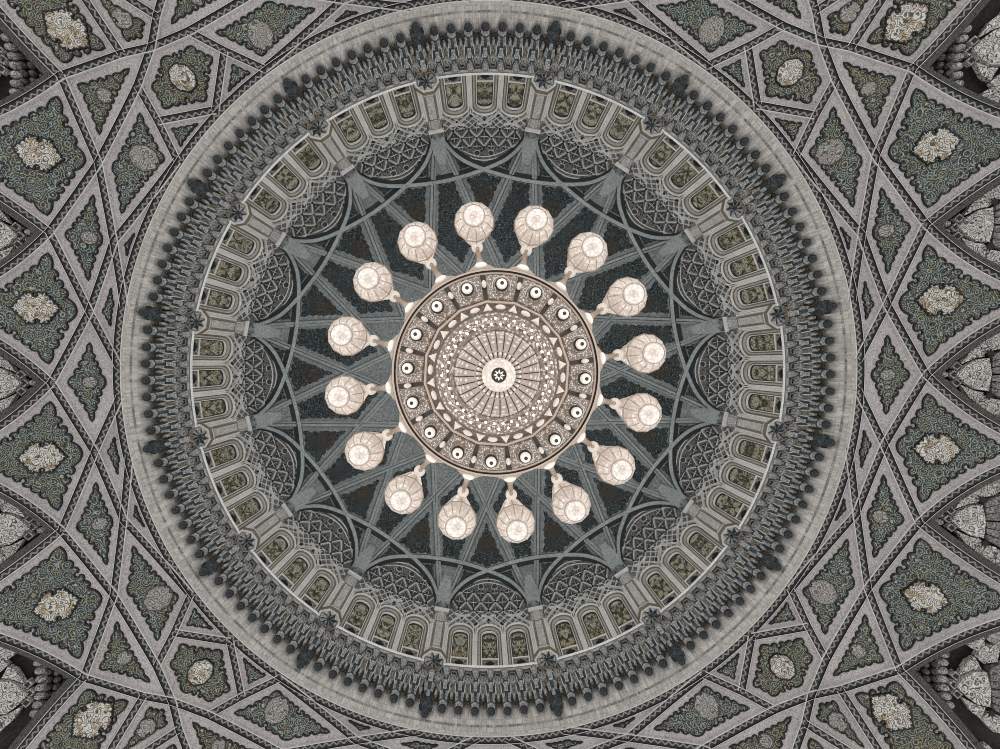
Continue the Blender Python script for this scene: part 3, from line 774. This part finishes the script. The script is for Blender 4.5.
CPARTS = [('octagonal_base', bs.mesh('b', [M['wall'], M['lip'], M['brown']])), ('shaft', sf.mesh('s', [M['lip']])), ('shaft_panel', sp.mesh('p', [M['shaft'], M['brown'], M['white']])),
          ('capital', cp.mesh('c', [M['shaft'], M['lip']])), ('abacus', cl.mesh('a', [M['white'], M['shaft']])), ('side_moulding', sm.mesh('m', [M['white'], M['lip']])), ('side_moulding', sm2.mesh('m2', [M['white'], M['lip']]))]
rsm, rkm = rs.mesh('r', [M['pend'], M['pendb'], M['lip']]), rk.mesh('k', [M['cap']])
for i in range(16):
    a = COLA(i)
    t = thing('drum_column', f'pale stone column on an octagonal base, {col_words(i)}', 'column', pol(18.6, a) + (0,), a, 'stone columns round the drum')
    for nme, m in CPARTS:
        o = link(nme, m, t)
        if nme == 'octagonal_base': r_ = link('base_rosette', rsm, o); link('rosette_boss', rkm, o)

# ================================================================== DOME
mb = MB()
prof = [(19.3, 37.2), (RD + .02, 37.3), (RD + .02, ZD)] + [(RD * cos(p) + .02, ZD + HD * sin(p)) for p in [PI / 2 * i / 40 for i in range(1, 40)]] + [(.02, ZD + HD)]
mb.lathe(prof, 192); tag(mb.build('ceiling', M['dome'], None, True), 'blue-grey dome shell over the drum', 'dome', kind='structure')
D = rad(22.5)
def arc_r(s): return 196.5 + 28 * s * s + 19 * abs(s) ** 10           # s = -1 .. 1 across two bays
def arc(c, s0, s1, n=24): return [pol(arc_r(s0 + (s1 - s0) * i / (n - 1)), c + D * .976 * (s0 + (s1 - s0) * i / (n - 1))) for i in range(n)]
CW = 4.2                         # half the width of a capital: the ribs of each side start that far off its middle
def rib_pt(a, s, t):             # from the capital at azimuth a, leaning to side s; t = 0 capital, 1 first crossing
    p, q = pol(242, a), pol(136.5, a + s * D / 2); p = (p[0] - s * sin(a) * CW * .55, p[1] + s * cos(a) * CW * .55); return (p[0] + (q[0] - p[0]) * t, p[1] + (q[1] - p[1]) * t)
def rib_arc_t():                 # where a fan rib meets the arch that peaks at its own azimuth
    lo, hi = .05, 1.0
    for _ in range(40):
        m = (lo + hi) / 2; p = rib_pt(0, 1, m)
        if math.hypot(*p) > arc_r(math.atan2(p[1], p[0]) / D): lo = m
        else: hi = m
    return lo
TI = rib_arc_t(); SI = math.atan2(rib_pt(0, 1, TI)[1], rib_pt(0, 1, TI)[0]) / D
RW = 3.3
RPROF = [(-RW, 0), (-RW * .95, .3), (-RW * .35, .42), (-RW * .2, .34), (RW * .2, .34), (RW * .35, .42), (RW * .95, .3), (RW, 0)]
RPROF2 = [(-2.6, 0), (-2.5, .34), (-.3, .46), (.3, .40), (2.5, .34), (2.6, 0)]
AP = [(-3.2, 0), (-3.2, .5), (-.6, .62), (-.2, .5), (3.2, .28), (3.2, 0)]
for i in range(16):
    c = COLA(i)
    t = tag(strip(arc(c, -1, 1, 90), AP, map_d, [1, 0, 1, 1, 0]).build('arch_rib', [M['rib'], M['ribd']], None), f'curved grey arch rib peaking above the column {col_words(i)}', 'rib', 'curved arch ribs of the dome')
    for s, w in ((-1, 'anticlockwise'), (1, 'clockwise')):
        pl = [rib_pt(c, s, .02 + 1.75 * k / 60) for k in range(61)]
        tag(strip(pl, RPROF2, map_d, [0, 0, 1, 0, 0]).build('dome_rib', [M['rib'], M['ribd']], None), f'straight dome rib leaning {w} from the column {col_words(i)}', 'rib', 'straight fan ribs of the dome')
mb = MB(); rr = ringarc(62, 0, 2 * PI, 97); strip(rr, RPROF, map_d, [0] * 7, closed=True, mb=mb)
trim(mb, [M['rib']], 'grey ring rib round the crown of the dome, behind the chandelier', 'rib')
# panels
def dpanel(name, edges, d, words, cat, ros=None, group=None, per=6.5, amp=1.2):
    ins = None
    while ins is None and d > 1: ins = inset(edges, d); d -= .5
    if ins is None: return
    out = scallop(ins, per, amp, per * 1.3)
    c = cen([e[0] for e in ins]); base = Vector(map_d(c[0], c[1], 0))
    mp = lambda x, y, h: tuple(Vector(map_d(x, y, h)) - base)
    if ros is None:
        return tag(plate(out, mp, .05, step=9, thick=.05).build(name, M['teal'], None, loc=base), words, cat, group)
    t = thing(name, words, cat, base, group=group)
    plate(out, mp, .05, step=7, thick=.05).build('teal_field', M['teal'], t)
    plate(lobed(ros[0], ros[1], math.atan2(ros[0][1], ros[0][0]), .95, 40, 8, 0.1), mp, .08, step=5, thick=.05).build('rust_rosette', M['rust'], t)
for i in range(16):
    c = COLA(i); m = c + D / 2; cn = COLA(i + 1)
    X = pol(arc_r(.5), m); Y = pol(136.5, m)
    w = bay_words(i + 1)
    dpanel('kite_arabesque', [arc(c, .5, SI, 10), seg(rib_pt(c, 1, TI), Y), seg(Y, rib_pt(cn, -1, TI)), arc(cn, -SI, -.5, 10)], 6.5,
           f'dark teal kite dome inlay with rust rosette, {w}', 'panel', (pol(174, m), 9), 'large teal kite panels of the dome')
    for s, k, ww in ((1, c, 'first'), (-1, cn, 'second')):
        e = [seg(rib_pt(k, s, .12), rib_pt(k, s, TI)), arc(k, s * SI, s * .5, 10), arc(k + s * D, -s * .5, -s * .97, 12)]
        e[-1][-1] = e[0][0]
        dpanel('spandrel_arabesque', e, 4.4, f'small dark triangular dome inlay, {ww} clockwise, {w}', 'panel', None, 'small dark triangle panels of the dome', 4, .8)
    Ym = pol(136.5, c - D / 2); Z = pol(99.5, c)
    e = [arc(c, -SI, SI, 8), seg(rib_pt(c, 1, TI), Y), seg(Y, Z), seg(Z, Ym), seg(Ym, rib_pt(c, -1, TI))]
    dpanel('wedge_arabesque', e, 6.0, f'dark wedge dome inlay above the column {col_words(i)}', 'panel', None, 'dark wedge panels of the dome')

# lunettes with white net over the windows
for i in range(16):
    m = BAY(i); c0, c1 = COLA(i - 1), COLA(i)
    up = [p for p in arc(c0, .5, .96, 16)][::-1]; up2 = arc(c1, -.96, -.5, 16)[::-1]
    left = arc(c1, -.96, -.5, 16); right = arc(c0, .5, .96, 16)
    bot = [pol(261, c1 - rad(1.9) + (c0 + rad(1.9) - (c1 - rad(1.9))) * k / 14) for k in range(15)]
    poly = left + right[1:] + bot
    k = pol(235, m); base = Vector(map_d(*k, 0))
    mp = lambda x, y, h: tuple(Vector(map_d(x, y, h)) - base)
    t = thing('tracery_lunette', f'arched white net lunette above the windows, {bay_words(i)}', 'lunette', base, group='net tracery lunettes')
    plate(poly, mp, .03, step=7).build('ground', M['lun'], t)
    net = MB(); w = .5
    def line(a, b, ww=w, h=.14, m_=0):
        run = []
        for p in seg(a, b, 7) + [None]:
            if p is not None and inside(p, poly): run.append(p)
            else:
                if len(run) > 1: strip(run, [(-ww, .02), (-ww * .7, h), (ww * .7, h), (ww, .02)], mp, [m_] * 3, mb=net)
                run = []
    st = D / 6.2
    for q in range(-4, 5):
        for (r0, r1, ph) in ((243, 234, 0), (234, 224.5, .5)):
            a = m + (q + ph) * st
            line(pol(r0, a), pol(r1, a + st / 2)); line(pol(r0, a), pol(r1, a - st / 2))
        for r, ph, dr in ((234, 0, 6.2), (243, .5, 5.2), (224.5, .5, 5)):        # dark diamonds with a light cross
            p = pol(r, m + (q + ph) * st); u = math.atan2(p[1], p[0]); e = (cos(u), sin(u)); n_ = (-sin(u), cos(u)); wd = r * st * .30
            dm = [(p[0] + e[0] * dr, p[1] + e[1] * dr), (p[0] + n_[0] * wd, p[1] + n_[1] * wd), (p[0] - e[0] * dr, p[1] - e[1] * dr), (p[0] - n_[0] * wd, p[1] - n_[1] * wd)]
            if all(inside(z_, poly) for z_ in dm):
                plate(dm, mp, .06, thick=.04, m=2, mb=net)
                line((p[0] + e[0] * dr * .7, p[1] + e[1] * dr * .7), (p[0] - e[0] * dr * .7, p[1] - e[1] * dr * .7), .22, .1)
                line((p[0] + n_[0] * wd * .8, p[1] + n_[1] * wd * .8), (p[0] - n_[0] * wd * .8, p[1] - n_[1] * wd * .8), .22, .1)
        for r, ph in ((234, .5), (243, 0), (224.5, 0)):
            p = pol(r, m + (q + ph) * st)
            if inside(p, poly): net.ball(mp(*p, .16), .1, .1, .1, 6, 4, 1)
        p = pol(217.5, m + (q + .5) * st)
        circ = [(p[0] + 2.9 * cos(g), p[1] + 2.9 * sin(g)) for g in [2 * PI * k / 14 for k in range(15)]]
        if all(inside(z_, poly) for z_ in circ):
            plate(circ[:-1], mp, .05, thick=.03, m=2, mb=net); strip(circ, [(-.35, .02), (0, .1), (.35, .02)], mp, [0, 0], mb=net)
        for (r0, r1, ph) in ((249.5, 243, 0), (256, 249.5, .5)):
            a = m + (q + ph) * st
            for k in (-.5, 0): line(pol(r0, a + k * st), pol(r1, a + (k + .5) * st), .3, .1); line(pol(r0, a + (k + .5) * st), pol(r1, a + k * st), .3, .1)
    for r in (213.5, 210): 
        arcl = [pol(r + 40 * ((k - 10) / 10) ** 2 * .35, m + D * .34 * (k - 10) / 10) for k in range(21)]
        arcl = [p for p in arcl if inside(p, poly)]
        if len(arcl) > 2: strip(arcl, [(-.4, .02), (0, .1), (.4, .02)], mp, [0, 0], mb=net)
    for j in (-1.5, -.5, .5, 1.5):   # little interlaced arches over the windows
        a = m + j * WP
        for s in (-1, 1):
            pl = [pol(260 - 12.5 * sin(PI / 2 * k / 8) ** .8, a + s * WP * .78 * (k / 8)) for k in range(9)]
            pl = [p for p in pl if inside(p, poly)]
            if len(pl) > 1: strip(pl, [(-.45, .02), (-.3, .18), (.3, .18), (.45, .02)], mp, [0, 0, 0], mb=net)
    for j in (-1, -.5, 0, .5, 1):
        p = pol(250.5 if j in (-1, 0, 1) else 255.5, m + j * WP); b_ = 1.3 if j in (-1, 0, 1) else 2.3
        plate([(p[0] + b_ * cos(g), p[1] + b_ * sin(g)) for g in [m + 2 * PI * q / 6 for q in range(6)]], mp, .09, thick=.06, m=1, mb=net)
    net.build('white_net', [M['net'], M['black'], M['cap']], t)
# springing blocks above each capital
for i in range(16):
    c = COLA(i); base = Vector(map_d(*pol(235, c), 0)); mp = lambda x, y, h: tuple(Vector(map_d(x, y, h)) - base)
    g = [pol(243, c - rad(1.75)), pol(243, c + rad(1.75)), pol(230, c + rad(1.7)), pol(216, c + rad(.9)), pol(216, c - rad(.9)), pol(230, c - rad(1.7))]
    tag(plate(g, mp, .62, thick=.62, step=6).build('springing_block', M['rib'], None, loc=base), f'grey springing block of the ribs above the column {col_words(i)}', 'block', 'springing blocks of the dome ribs')

# ================================================================== CHANDELIER
PH = 0.0676
ch = thing('chandelier', 'huge cream crystal chandelier with sixteen lamps hanging from the dome', 'chandelier', (.137, -.45, 0), PH)
def P(mbd, name, mats, parent=ch, smooth=False, loc=None, rz=0): return mbd.build(name, mats, parent, smooth, loc, rz)
A16 = lambda k: rad(-90 + 22.5 * k); B16 = lambda k: rad(-90 + 22.5 * k + 11.25)
# bottom star and white collar
b = MB(); b.lathe([(0, 16.62), (.2, 16.62), (.24, 16.66), (.24, 16.8)], 32); disc = P(b, 'bottom_disc', M['bronze'])
b = MB()
for k in range(8):
    g = PI * k / 4; q = lambda r, a: (r * cos(g + a), r * sin(g + a))
    pts = [q(.04, 0), q(.11, .3), q(.185, 0), q(.11, -.3)]
    i0 = [b.vert(p + (16.56,)) for p in pts]; i1 = [b.vert(p + (16.62,)) for p in pts]
    b.face(i0)
    for j in range(4): b.face((i0[j], i0[(j + 1) % 4], i1[(j + 1) % 4], i1[j]))
P(b, 'star_rosette', M['pale'], disc)
b = MB(); b.lathe([(.23, 16.75), (.25, 16.62), (.33, 16.58), (.42, 16.64), (.46, 16.72), (.54, 16.74), (.56, 16.85)], 48); P(b, 'white_collar', M['shade'], smooth=True)
# gored bowl: 28 gores
def bowl_r(z): t = (z - 16.8) / (18.25 - 16.8); return .55 + .98 * math.sqrt(max(0, 1 - (1 - t) ** 2)) if t > 0 else .55
GP = [(.54, 16.82), (.62, 16.8), (.8, 16.92), (1.0, 17.1), (1.2, 17.35), (1.36, 17.62), (1.47, 17.95), (1.52, 18.25)]
gm = MB(); gm.loft([[(r * cos(a), r * sin(a), z - .02 * (1 - abs(2 * j / 6 - 1))) for j, a in enumerate([rad(-5.9 + 11.8 * j / 6) for j in range(7)])] for r, z in GP], closed=False)
gmm = gm.mesh('gore', [M['crystal']], True)
b = MB(); b.lathe([(r - .04, z + .03) for r, z in GP], 56); bowl = P(b, 'bowl_liner', M['bronze'])
for k in range(28): link('crystal_gore', gmm, ch, None, 2 * PI * k / 28)
b = MB()
for k in range(28):
    a = 2 * PI * (k + .5) / 28; b.tube([(1.0 * cos(a) * r / 1.0, r * sin(a), z - .02) for r, z in GP], .016, 4)
P(b, 'gore_ribs', M['bronze'], bowl)
b = MB(); b.lathe([(1.48, 18.3), (1.5, 18.12), (1.58, 18.1), (1.66, 18.18), (1.68, 18.4)], 64); P(b, 'bowl_rim', M['crystd'], smooth=True)
b = MB(); b.lathe([(.74, 16.87), (.76, 16.8), (.8, 16.88)], 48); P(b, 'inner_band', M['gold'], bowl)
# bulb gallery
b = MB(); b.lathe([(1.66, 18.45), (1.74, 18.5), (1.8, 18.44), (1.95, 18.62), (2.0, 18.58), (2.12, 18.75), (2.2, 18.8), (2.22, 19.1)], 96, mfun=lambda j, i: (0, 0, 1, 1, 0, 0, 1)[j]); gal = P(b, 'bulb_gallery', [M['crystd'], M['tray']])
bu = MB(); bu.ball((0, 0, 0), .05, .05, .075, 10, 6); bum = bu.mesh('bulb', [M['lit']], True)
for r, z, n, o in ((1.76, 18.36, 36, 0), (1.97, 18.5, 36, .5)):
    for k in range(n): link('candle_bulb', bum, ch, pol(r, 2 * PI * (k + o) / n) + (z,))
# frieze with sixteen ovals and sixteen triangles
b = MB(); b.lathe([(2.2, 18.95), (2.28, 19.0), (2.55, 19.3), (2.62, 19.3)], 96); P(b, 'frieze', M['umber'])
ov = MB(); ov.ball((0, 0, 0), .105, .19, .06, 14, 6); ovm = ov.mesh('oval', [M['cream']], True)
tg = MB(); i0 = [tg.vert(p) for p in ((.17, 0, -.0), (-.14, .19, -.06), (-.14, -.19, -.06))]; i1 = [tg.vert(p) for p in ((.17, 0, .1), (-.14, .19, .05), (-.14, -.19, .05))]; c_ = tg.vert((-.04, 0, -.1))
for j in range(3): tg.face((c_, i0[j], i0[(j + 1) % 3])); tg.face((i0[j], i0[(j + 1) % 3], i1[(j + 1) % 3], i1[j]))
tgm = tg.mesh('tri', [M['cream']])
for k in range(16):
    link('oval_cabochon', ovm, ch, pol(2.43, A16(k)) + (19.1,), A16(k)); link('triangle_ornament', tgm, ch, pol(2.42, B16(k)) + (19.1,), B16(k))
# tray: sixteen pierced panels, dividers, rims
def poly16(r, z): return [pol(r, B16(k)) + (z,) for k in range(16)]
b = MB(); b.loft([poly16(2.60, 19.35), poly16(2.64, 19.25), poly16(2.72, 19.25), poly16(2.74, 19.45)]); P(b, 'inner_polygon_rim', [M['gold']])
tp = MB(); w0, w1 = rad(9.3), rad(9.7)
gr = [[pol(r, -w + 2 * w * j / 8) + (z,) for j in range(9)] for r, w, z in ((2.72, rad(8.9), 19.5), (2.8, rad(9), 19.42), (3.2, rad(9.4), 19.62), (3.7, rad(9.6), 19.86), (3.76, rad(9.6), 19.9))]
tp.loft(gr, closed=False); tpm = tp.mesh('tray_panel', [M['tray']])
dv = MB(); dv.loft([[(2.7, -.1, 19.62), (2.7, -.09, 19.42), (2.7, .09, 19.42), (2.7, .1, 19.62)], [(3.8, -.15, 19.98), (3.8, -.13, 19.84), (3.8, .13, 19.84), (3.8, .15, 19.98)]], closed=False, mfun=lambda j, i: 0)
dv.loft([[(2.74, -.075, 19.60), (2.74, -.075, 19.40), (2.74, .075, 19.40), (2.74, .075, 19.60)], [(3.76, -.115, 19.95), (3.76, -.115, 19.82), (3.76, .115, 19.82), (3.76, .115, 19.95)]], closed=False, m=1)
dvm = dv.mesh('divider', [M['gold'], M['bronze']])
do = MB(); do.ball((0, 0, 0), .15, .095, .07, 12, 6); dom = do.mesh('oval', [M['cream']], True)
# pendant light: dark collar, gold cup, white globe with dark eye
pc = MB(); pc.lathe([(.36, .34), (.36, .2), (.33, .16), (.31, .2), (.30, .1), (.24, .05), (.2, .1)], 24, mfun=lambda j, i: (1, 0, 0, 1, 2, 2)[j]); pcm = pc.mesh('cup', [M['cream'], M['bronze'], M['tray']])
pk = MB(); pk.lathe([(.25, .12), (.25, -.1), (.2, -.16), (.19, -.1)], 20); pkm = pk.mesh('collar', [M['bronze']])
pg = MB(); pg.lathe([(.19, -.1), (.2, -.2), (.18, -.32), (.12, -.4), (.06, -.42)], 20); pgm = pg.mesh('globe', [M['pale']], True)
pe = MB(); pe.lathe([(.07, -.41), (.07, -.44), (.03, -.46), (.0, -.46)], 12); pem = pe.mesh('eye', [M['bronze']])
for k in range(16):
    o = link('tray_panel', tpm, ch, None, A16(k))
    o = link('tray_divider', dvm, ch, None, B16(k)); link('oval_cabochon', dom, o, (3.36, 0, 19.5))
    o = link('pendant_light', pcm, ch, pol(3.3, A16(k)) + (19.42,), A16(k)); link('collar', pkm, o); link('globe', pgm, o); link('eye', pem, o)
b = MB(); b.lathe([(3.74, 19.98), (3.76, 19.84), (3.82, 19.82), (3.84, 19.92), (3.88, 19.92), (3.9, 19.82), (3.98, 19.84), (4.02, 20.0), (4.02, 20.7), (3.9, 20.8)], 128, mfun=lambda j, i: (0, 0, 0, 1, 1, 0, 1, 1, 0)[j])
P(b, 'outer_rim', [M['gold'], M['bronze']])
b = MB(); b.lathe([(3.95, 20.75), (3.7, 21.4), (3.2, 21.8), (3.1, 23.0), (2.4, 23.6), (2.2, 25.0), (1.4, 25.8), (1.2, 27.5), (.5, 28.5), (.16, 29), (.16, 33)], 64); P(b, 'upper_body', M['gold'])
b = MB(); b.tube([(0, 0, 32.5), (0, 0, 45), (-.1, .3, 55.0)], .12, 10); P(b, 'suspension_rod', M['bronze'])
# arms and lamps
bk = MB(); bk.loft([[(3.98, -.62, 20.25), (3.98, .62, 20.25), (3.98, .62, 20.75), (3.98, -.62, 20.75)], [(4.12, -.42, 20.3), (4.12, .42, 20.3), (4.12, .42, 20.85), (4.12, -.42, 20.85)], [(4.3, -.2, 20.5), (4.3, .2, 20.5), (4.3, .2, 21.1), (4.3, -.2, 21.1)], [(4.5, -.12, 20.85), (4.5, .12, 20.85), (4.5, .12, 21.3), (4.5, -.12, 21.3)]], cap1=True)
bkm = bk.mesh('bracket', [M['gold']])
ob = MB(); ob.ball((0, 0, 0), .14, .25, .1, 14, 6); obm = ob.mesh('oval', [M['pale']], True)
ar = MB(); ar.tube([(4.35, 0, 20.8), (4.7, 0, 21.4), (5.2, 0, 22.2), (5.6, 0, 23.2), (5.95, 0, 24.4), (6.1, 0, 24.9)], [.14, .11, .12, .11, .1, .1], 10); arm = ar.mesh('arm', [M['gold']], True)
ba = MB(); ba.ball((5.3, 0, 22.1), .25, .25, .25, 14, 9); bam = ba.mesh('ball', [M['pale']], True)
bh = MB(); bh.lathe([(.085, 0), (.085, -.04), (.03, -.02), (.0, .0)], 12); bhm = bh.mesh('ball_socket', [M['gold']])
LP = [(.40, 20.24), (.45, 20.30), (.47, 20.42), (.58, 20.55), (.66, 20.74), (.76, 20.98), (.78, 21.15), (.76, 21.35), (.72, 21.42), (.68, 21.8), (.58, 22.4), (.5, 22.9), (.44, 23.4), (.34, 24.0), (.24, 24.5), (.14, 24.8), (.06, 25.0)]
lamp = MB(); lamp.lathe(LP, 12); lampm = lamp.mesh('lamp', [M['shade']])
lr = MB()
for k in range(12):
    a = 2 * PI * k / 12; lr.tube([(r * cos(a), r * sin(a), z) for r, z in LP[2:-2]], .018, 4)
lr.lathe([(.79, 21.1), (.81, 21.15), (.79, 21.2), (.76, 21.15)], 12); lr.lathe([(.41, 20.2), (.435, 20.24), (.43, 20.3)], 24)
lrm = lr.mesh('lamp_ribs', [M['gold']])
ld = MB(); ld.lathe([(.0, 20.1), (.1, 20.1), (.12, 20.14), (.22, 20.12), (.27, 20.16), (.36, 20.16), (.41, 20.24)], 24); ldm = ld.mesh('disc', [M['shadeb']])
lk = MB(); lk.lathe([(.0, 19.92), (.06, 19.95), (.08, 20.02), (.05, 20.1)], 12); lkm = lk.mesh('finial', [M['shade']])
lri = MB(); lri.lathe([(.09, 20.1), (.12, 20.06), (.15, 20.12)], 16); lrim = lri.mesh('rings', [M['shade']])
for k in range(16):
    a = B16(k)
    o = link('lamp_arm', arm, ch, None, a); link('bracket', bkm, o); link('oval_cabochon', obm, o, (4.22, 0, 20.4)); link('ball_joint', bam, o); link('ball_socket', bhm, o, (5.2, 0, 21.88))
    o = link('lamp_shade', lampm, ch, (6.09 * cos(a), 6.09 * sin(a) + .07, -.33), a); link('shade_ribs', lrm, o); link('bottom_disc', ldm, o); link('bottom_rings', lrim, o); link('finial', lkm, o)

# ================================================================== LIGHT, CAMERA
sc = bpy.context.scene
w = bpy.data.worlds.new('World'); sc.world = w; w.use_nodes = True
w.node_tree.nodes['Background'].inputs[0].default_value = (.985, .995, 1.0, 1); w.node_tree.nodes['Background'].inputs[1].default_value = 1.13
def point(name, loc, e, r, c=(1, .93, .86)):
    l = bpy.data.lights.new(name, 'POINT'); l.energy = e; l.shadow_soft_size = r; l.color = c
    o = bpy.data.objects.new(name, l); o.location = loc; COL.objects.link(o); return o
for k in range(8):
    a = A16(2 * k) + PH; point('chandelier_glow', pol(2.2, a) + (36,), 420, 1.2)

ax, ay, ro, cx, cy, dx, dy = 0.0374114, -0.00062191, -0.00903562, 480.80, 382.28, .457807, .850039
Rx = Matrix(((1, 0, 0), (0, cos(ax), -sin(ax)), (0, sin(ax), cos(ax))))
Ry = Matrix(((cos(ay), 0, sin(ay)), (0, 1, 0), (-sin(ay), 0, cos(ay))))
Rz = Matrix(((cos(ro), -sin(ro), 0), (sin(ro), cos(ro), 0), (0, 0, 1)))
Mx = Rz @ Ry @ Rx
cam = bpy.data.cameras.new('Camera'); co = bpy.data.objects.new('Camera', cam); COL.objects.link(co); sc.camera = co
cam.sensor_width = 36; cam.sensor_fit = 'HORIZONTAL'; cam.lens = 36 * 520 / 1000
cam.shift_x = (500 - cx) / 1000; cam.shift_y = (cy - 374.5) / 1000
rot = Matrix((Mx[0], -Vector(Mx[1]), -Vector(Mx[2]))).transposed()
co.matrix_world = Matrix.Translation((-dx, -dy, 0)) @ rot.to_4x4()
cam.clip_end = 300
sc.view_settings.view_transform = 'Standard'; sc.view_settings.look = 'None'; sc.view_settings.gamma = 1; sc.view_settings.exposure = 0
sc.view_settings.use_curve_mapping = False
sc.cycles.filter_width = 1.0
